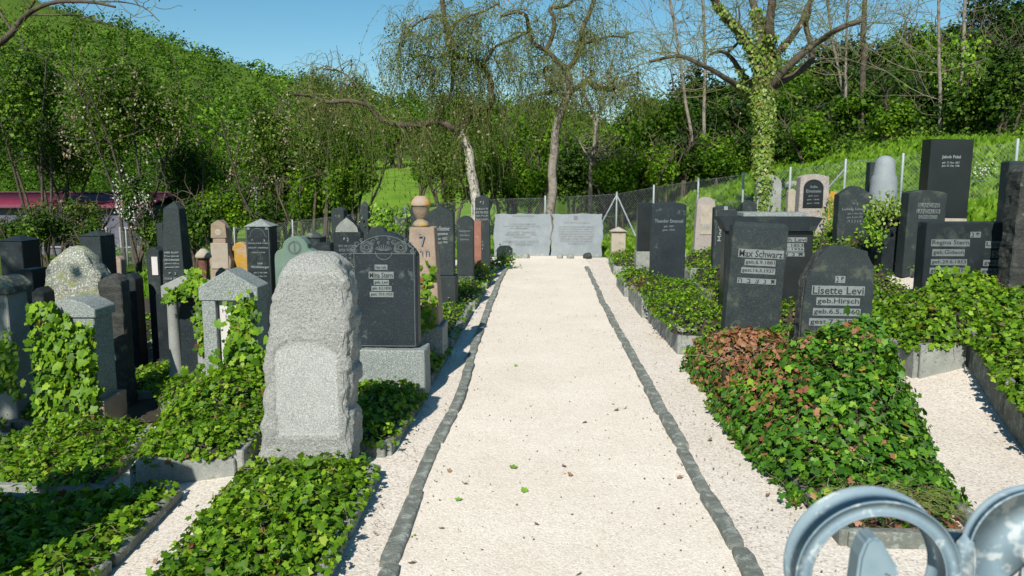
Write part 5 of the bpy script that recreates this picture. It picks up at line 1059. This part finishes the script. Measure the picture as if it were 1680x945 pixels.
for i, (px, top, w_, bot, Y, mat, n, lab) in enumerate([(1018, 250, 90, 325, 25.6, 'bush', 4500, 'light green bush in sun behind the fence corner'), (1085, 235, 80, 310, 25.5, 'bush', 3600, 'sunlit bush at the foot of the leaning pale trunk'), (1330, 185, 90, 260, 24.5, 'bush', 3600, 'sunlit bush between the ivy-clad tree and the slim pale pair'), (1600, 120, 110, 215, 21.5, 'bushdark', 4500, 'bush of mixed leaves just behind the slender trunks'), (1460, 150, 100, 235, 23.5, 'bush', 4200, 'light bush between the dark trunk and the slender trunks'), (1660, 60, 120, 190, 20.5, 'bushdark', 5200, 'overhanging dark bush in the upper right corner')]):
    mass(px, top, w_, bot, Y, mat, .11, n, lab, 400 + i, 'shrub')
# undergrowth mass at the foot of the wood
rg = np.random.default_rng(91); n = 16000; px = rg.uniform(0, 1, n); P = []; s_ = rg.uniform(5.5, 9.5, n); al = rg.uniform(-.15, 1.7, n)
X = FA[0] + (FB - FA)[0] * al + .788 * s_; Y_ = FA[1] + (FB - FA)[1] * al + .615 * s_; h = rg.uniform(0, 1, n) ** 1.5 * (.25 + .16 * (s_ - 5.5)) * (1 + .5 * pnoise(X, Y_, 2, 3))
V, f, t = leaf_geo(np.stack([X, Y_, ground(X, Y_) + h], -1), rg.normal(0, .6, (n, 3)) + [0, -.4, .7], .13, rg, False, .4, .5, rg.uniform(0, 1, n)); tag(npmesh('undergrowth', V, [f], M['bushdark'], tone=t), 'low tangled undergrowth along the foot of the wood behind the fence', 'undergrowth', kind='stuff')
rg = np.random.default_rng(92); n = 15000; X = rg.uniform(-19, 3, n); Y_ = 24.2 + (X < 0) * (-X) * .35 + rg.uniform(0.5, 6, n); hh = .8 * np.clip(.25 + .9 * pnoise(X, Y_, 1.1, 2), .1, 1.2)
V, f, t = leaf_geo(np.stack([X, Y_, ground(X, Y_) + hh * rg.uniform(0, 1, n) ** .7], -1), rg.normal(0, .6, (n, 3)) + [0, -.5, .6], .12, rg, False, .4, .5, rg.uniform(0, 1, n)); tag(npmesh('undergrowth', V, [f], M['bush'], tone=t), 'low leafy undergrowth behind the far fence on the left', 'undergrowth', kind='stuff')
# rocks of the old bank
for i, (px, py, Y, r) in enumerate([(1330, 262, 22.5, .14), (1268, 278, 22, .18), (1285, 274, 22, .2), (1305, 271, 22, .22), (1322, 276, 21.8, .17), (1338, 282, 21.5, .16), (1232, 282, 22.6, .15), (1218, 290, 22.8, .13), (1125, 308, 25, .16), (1110, 311, 25, .14)]):
    bm = bmesh.new(); bmesh.ops.create_icosphere(bm, subdivisions=2, radius=r)
    for v in bm.verts: v.co *= 1 + .4 * mnoise.noise(v.co * 5 + Vector((i * 7, 0, 0)))
    o = bmobj('rock', bm, M['granite_moss']); o.scale = (1.2, 1, .7); p = W(px, py, Y); o.location = (p[0], Y, G(p[0], Y) + r * .2); tag(o, 'pale lump of rock in the old bank at the foot of the wood', 'rock', 'rocks in the bank at the wood edge')
# hillside woodland: one far mass
def pyof(x, y, z):
    d = np.array([x, y, z - CAM_H]); return 472.5 - F * (d @ UP) / (d @ FW)
hl = lambda px: float(np.interp(px, [-300, 90, 170, 250, 330, 400, 480, 560, 640, 720, 900, 960, 1000, 1040, 1100, 1700], [-160, -5, 10, 25, 62, 88, 102, 118, 130, 140, 150, 165, 180, 170, 160, 60]))
rg = np.random.default_rng(44); PV, PN, PT = [], [], []
cnt = 0
for k in range(2600):
    y = 62 + 165 * rg.uniform() ** .8; u = rg.uniform(-.92, .62); x = u * y
    if -.26 < u < -.10 and y < 92: continue
    if x > 3 and y < 75: continue
    if -.36 < u < .1 and y < 84 and rg.uniform() < .3: continue
    r = rg.uniform(2.2, 4.2); z = G(x, y); n = int(17500 / max(60, y))
    if pyof(x, y, z + r * 2.0) < hl(892 + 1300 * x / y) - 2: continue
    P, Nn, tb = crown_pts((x, y, z + r * .95), (r, r, r * 1.15), n, rg, 8); vis = (Nn[:, 1] < .55) | (Nn[:, 2] > .4); P, Nn, tb = P[vis], Nn[vis], tb[vis]
    PV.append(P); PN.append(Nn); PT.append(np.clip(rg.beta(2, 2, len(P)) + tb + rg.normal(0, .2), 0, 1))
for k in range(150):
    y = rg.uniform(37, 64); x = rg.uniform(-.95, -.30) * y; r = rg.uniform(1.7, 2.9)
    if (y < 42 and x > -30) or (-.24 < x / y < -.1): continue
    P, Nn, tb = crown_pts((x, y, G(x, y) + r * .8), (r, r, r), 420, rg, 9); PV.append(P); PN.append(Nn); PT.append(np.clip(rg.beta(2, 2, len(P)) + tb - .12 + rg.normal(0, .1), 0, 1))
k = 0
while k < 500:
    x, y = rg.uniform(4, 34), rg.uniform(24, 60); s_ = (x - FA[0]) * .788 + (y - FA[1]) * .615
    if s_ < 8 or x / y > .75: continue
    k += 1; r = rg.uniform(.9, 1.7); z = G(x, y)
    if pyof(x, y, z + r * 1.6) < tl(892 + 1300 * x / y) + 12: continue
    P, Nn, tb = crown_pts((x, y, z + r * .7), (r, r, r * .9), 330, rg, 8); PV.append(P); PN.append(Nn); PT.append(np.clip(rg.beta(2, 2, len(P)) + tb - .15, 0, 1))
PV = np.concatenate(PV); PN = np.concatenate(PN); PT = np.concatenate(PT); sz = np.where(PV[:, 1] > 60, .215 + .0023 * PV[:, 1], .17)
V, f, t = leaf_geo(PV, PN, sz, rg, False, .5, .2, PT); tag(npmesh('hillside_woodland', V, [f], M['hill'], tone=t), 'dense spring-green woodland covering the hills behind the cemetery', 'woodland', kind='stuff')
# grass
rg = np.random.default_rng(31); n = 56000; al = rg.uniform(-.25, 1.75, n); s_ = rg.uniform(-2.2, 7, n); X = FA[0] + (FB - FA)[0] * al + .788 * s_; Y_ = FA[1] + (FB - FA)[1] * al + .615 * s_
kp = pnoise(X, Y_, 1.6, 1) > rg.uniform(-1.2, -.2, n); X, Y_ = X[kp], Y_[kp]
X2 = rg.uniform(-14, 3, 26000); Y2 = rg.uniform(20.4, 30, 26000); X = np.concatenate([X, X2]); Y_ = np.concatenate([Y_, Y2]); n = len(X)
V, f, t = leaf_geo(np.stack([X, Y_, ground(X, Y_) + .02], -1), np.stack([rg.normal(0, 1, n), rg.normal(-.8, .5, n), 0 * X], -1), .20, rg, False, .2, -5, np.clip(rg.beta(2, 2, n) + .25 * pnoise(X, Y_, .9, 5), 0, 1)); tag(npmesh('long_grass', V, [f], M['grass'], tone=t), 'long bright grass on the bank around the wire fence', 'grass', kind='stuff')
n = 100; c = W(1612, 338, 16.5); X = c[0] + rg.normal(0, .32, n); Y_ = 16.5 + rg.normal(0, .3, n); V, f, t = leaf_geo(np.stack([X, Y_, ground(X, Y_) + rg.uniform(.1, .3, n)], -1), np.tile([0, -.8, .6], (n, 1)), .045, rg, False, .4, 0, None)
tag(npmesh('white_flowers', V, [f], M['blossom'], tone=t), 'patch of small white flowers in the grass by the last fence post', 'flowers', kind='stuff')

# ------------------------------------------------------------------ barn with magenta roof
a, b = W(-70, 318, 34), W(262, 318, 34); zr = W(100, 317, 35.5)[2]; ze = W(100, 338, 33)[2]; gx = (a[0] + b[0]) / 2; gz = G(gx, 34) - .2
e = tag(empty('barn', (gx, 34, gz)), 'long low barn with magenta sheet roof and lilac walls behind the bushes', 'building'); hw = (b[0] - a[0]) / 2; E_, R2 = ze - gz, zr - gz
bmobj('wall', prism([(-.0 - hw + .4, 0), (hw - .4, 0), (hw - .4, E_ - .02), (-hw + .4, E_ - .02)], 4.6, .01), M['wall'], e).location = (0, 1.6, 0)
def roofsheet(y0, z0, y1, z1):
    V = []; n = 260; F2 = []
    for i in range(n + 1):
        x = -hw + 2 * hw * i / n; dz = .025 * (i % 2)
        V += [(x, y0, z0 + dz), (x, y1, z1 + dz), (x, y1, z1 + dz - .05), (x, y0, z0 + dz - .05)]
    for i in range(n):
        A_ = i * 4
        for k in range(4): F2.append((A_ + k, A_ + (k + 1) % 4, A_ + 4 + (k + 1) % 4, A_ + 4 + k))
    return npmesh('roof', np.array(V), [np.array(F2)], M['roof'], e)
roofsheet(-1.0, E_, 1.5, R2); roofsheet(4.0, E_, 1.5, R2)
bmobj('ridge_cap', box(-hw, hw, 1.4, 1.6, R2 + .03, R2 + .08, .01), M['trimm'], e); bmobj('gutter', box(-hw, hw, -1.1, -1.0, E_ - .09, E_ - .01, .01), M['trimm'], e)
for px in (40, 88, 123, 158, 215):
    x = W(px, 380, 33.3)[0] - gx; z = E_ - 1.35; f_ = bmobj('window', box(x - .5, x + .5, -.76, -.68, z - .45, z + .45, .01), M['frame'], e); bmobj('pane', box(x - .42, x + .42, -.775, -.762, z - .37, z + .37, 0), M['glass'], f_)
# lamp posts
for px, top, Y, lab in ((420, 309, 34, 'slim street lamp with flat head behind the star-corner stone'), (350, 299, 40, 'taller street lamp standing further back by the bushes')):
    p = W(px, top, Y); z0 = G(p[0], Y); e = tag(empty('street_lamp', (p[0], Y, z0)), lab, 'street lamp'); h = p[2] - z0
    bmobj('pole', lathe([(.07, -.1), (.05, h - .06), (.045, h)], 10), M['steel'], e, True); bmobj('lamp_head', box(-.32, .08, -.10, .10, h - .04, h + .06, .03), M['steel'], e)

# ------------------------------------------------------------------ gate scroll in the foreground
GY = .95; gs = GY / 1300.0
gt = tag(empty('gate', (W(1430, 935, GY)[0], GY, 0)), 'galvanised steel gate with rolled scrolls, its top in the lower right corner', 'gate'); go = np.array(gt.location)
def strip(name, path, thick, depth, seed=0):
    P = np.array(path); n = len(P); T = np.gradient(P, axis=0); T /= np.linalg.norm(T, axis=1, keepdims=True); Nn = np.stack([-T[:, 1], T[:, 0]], -1); V = []; r = .0022
    for i in range(n):
        h = thick[i] / 2; d = (depth[i] if np.ndim(depth) else depth) / 2
        for sx, sy in ((-1, -1), (1, -1), (1, 1), (-1, 1)):
            for (ox, oy) in (((r, 0), (0, r)) if sx * sy > 0 else ((0, r), (r, 0))):
                q = P[i] + Nn[i] * sx * (h - ox); V.append((q[0], sy * (d - oy), q[1]))
    m = 8; i = np.arange(n - 1)[:, None] * m; j = np.arange(m)[None]; f = np.stack([i + j, i + (j + 1) % m, i + m + (j + 1) % m, i + m + j], -1).reshape(-1, 4)
    caps = [np.arange(m)[None, ::-1], (np.arange(m) + (n - 1) * m)[None]]
    o = npmesh(name, np.array(V), [f] + caps, M['steelblue'], gt)
    bm = bmesh.new(); bm.from_mesh(o.data); bmesh.ops.recalc_face_normals(bm, faces=bm.faces); bm.to_mesh(o.data); bm.free(); return o
def gp(px, py): q = W(px, py, GY); return (q[0] - go[0], q[2])
c = np.array(gp(1428, 935)); R = 124 * gs; n = 60; path = []; th = []
for i in range(n):
    t = i / (n - 1); a = math.radians(-75) + t * math.radians(330); path.append(c + R * np.array([math.cos(a), math.sin(a)])); th.append(.021)
strip('scroll', path, th, .050)
tip = [(1392, 1010), (1396, 950), (1402, 905), (1412, 880), (1424, 871), (1437, 876), (1447, 893), (1458, 912), (1468, 925), (1466, 936), (1456, 940), (1447, 936), (1446, 960), (1446, 1010)]
bmobj('scroll_tip', prism([gp(*q) for q in tip], .034, .004, seg=2), M['steelblue'], gt)
c2 = np.array(gp(1692, 902)); path = []; th = []
for i in range(n):
    t = i / (n - 1); a = math.radians(230) - t * math.radians(330); path.append(c2 + 67 * gs * np.array([math.cos(a), math.sin(a)])); th.append(.066)
strip('scroll', path, th, .022)
strip('joining_bar', [gp(1574, 880), gp(1570, 905), gp(1568, 960), gp(1566, 1100), gp(1566, 1900)], [.026, .034, .034, .03, .03], .030)
bmobj('top_rail', box(-1.0, .9, -.02, .02, gp(1430, 1100)[1] - .02, gp(1430, 1100)[1] + .02, .004), M['steelblue'], gt)
for k in range(14):
    x = -.95 + k * .135; zt = gp(1430, 1100)[1] - .022; bmobj('gate_bar', lathe([(.009, .12), (.009, zt)], 8), M['steelblue'], gt, True).location = (x, 0, 0)
bmobj('bottom_rail', box(-1.0, .9, -.02, .02, .08, .118, .004), M['steelblue'], gt)
bpy.data.objects.remove(_to)
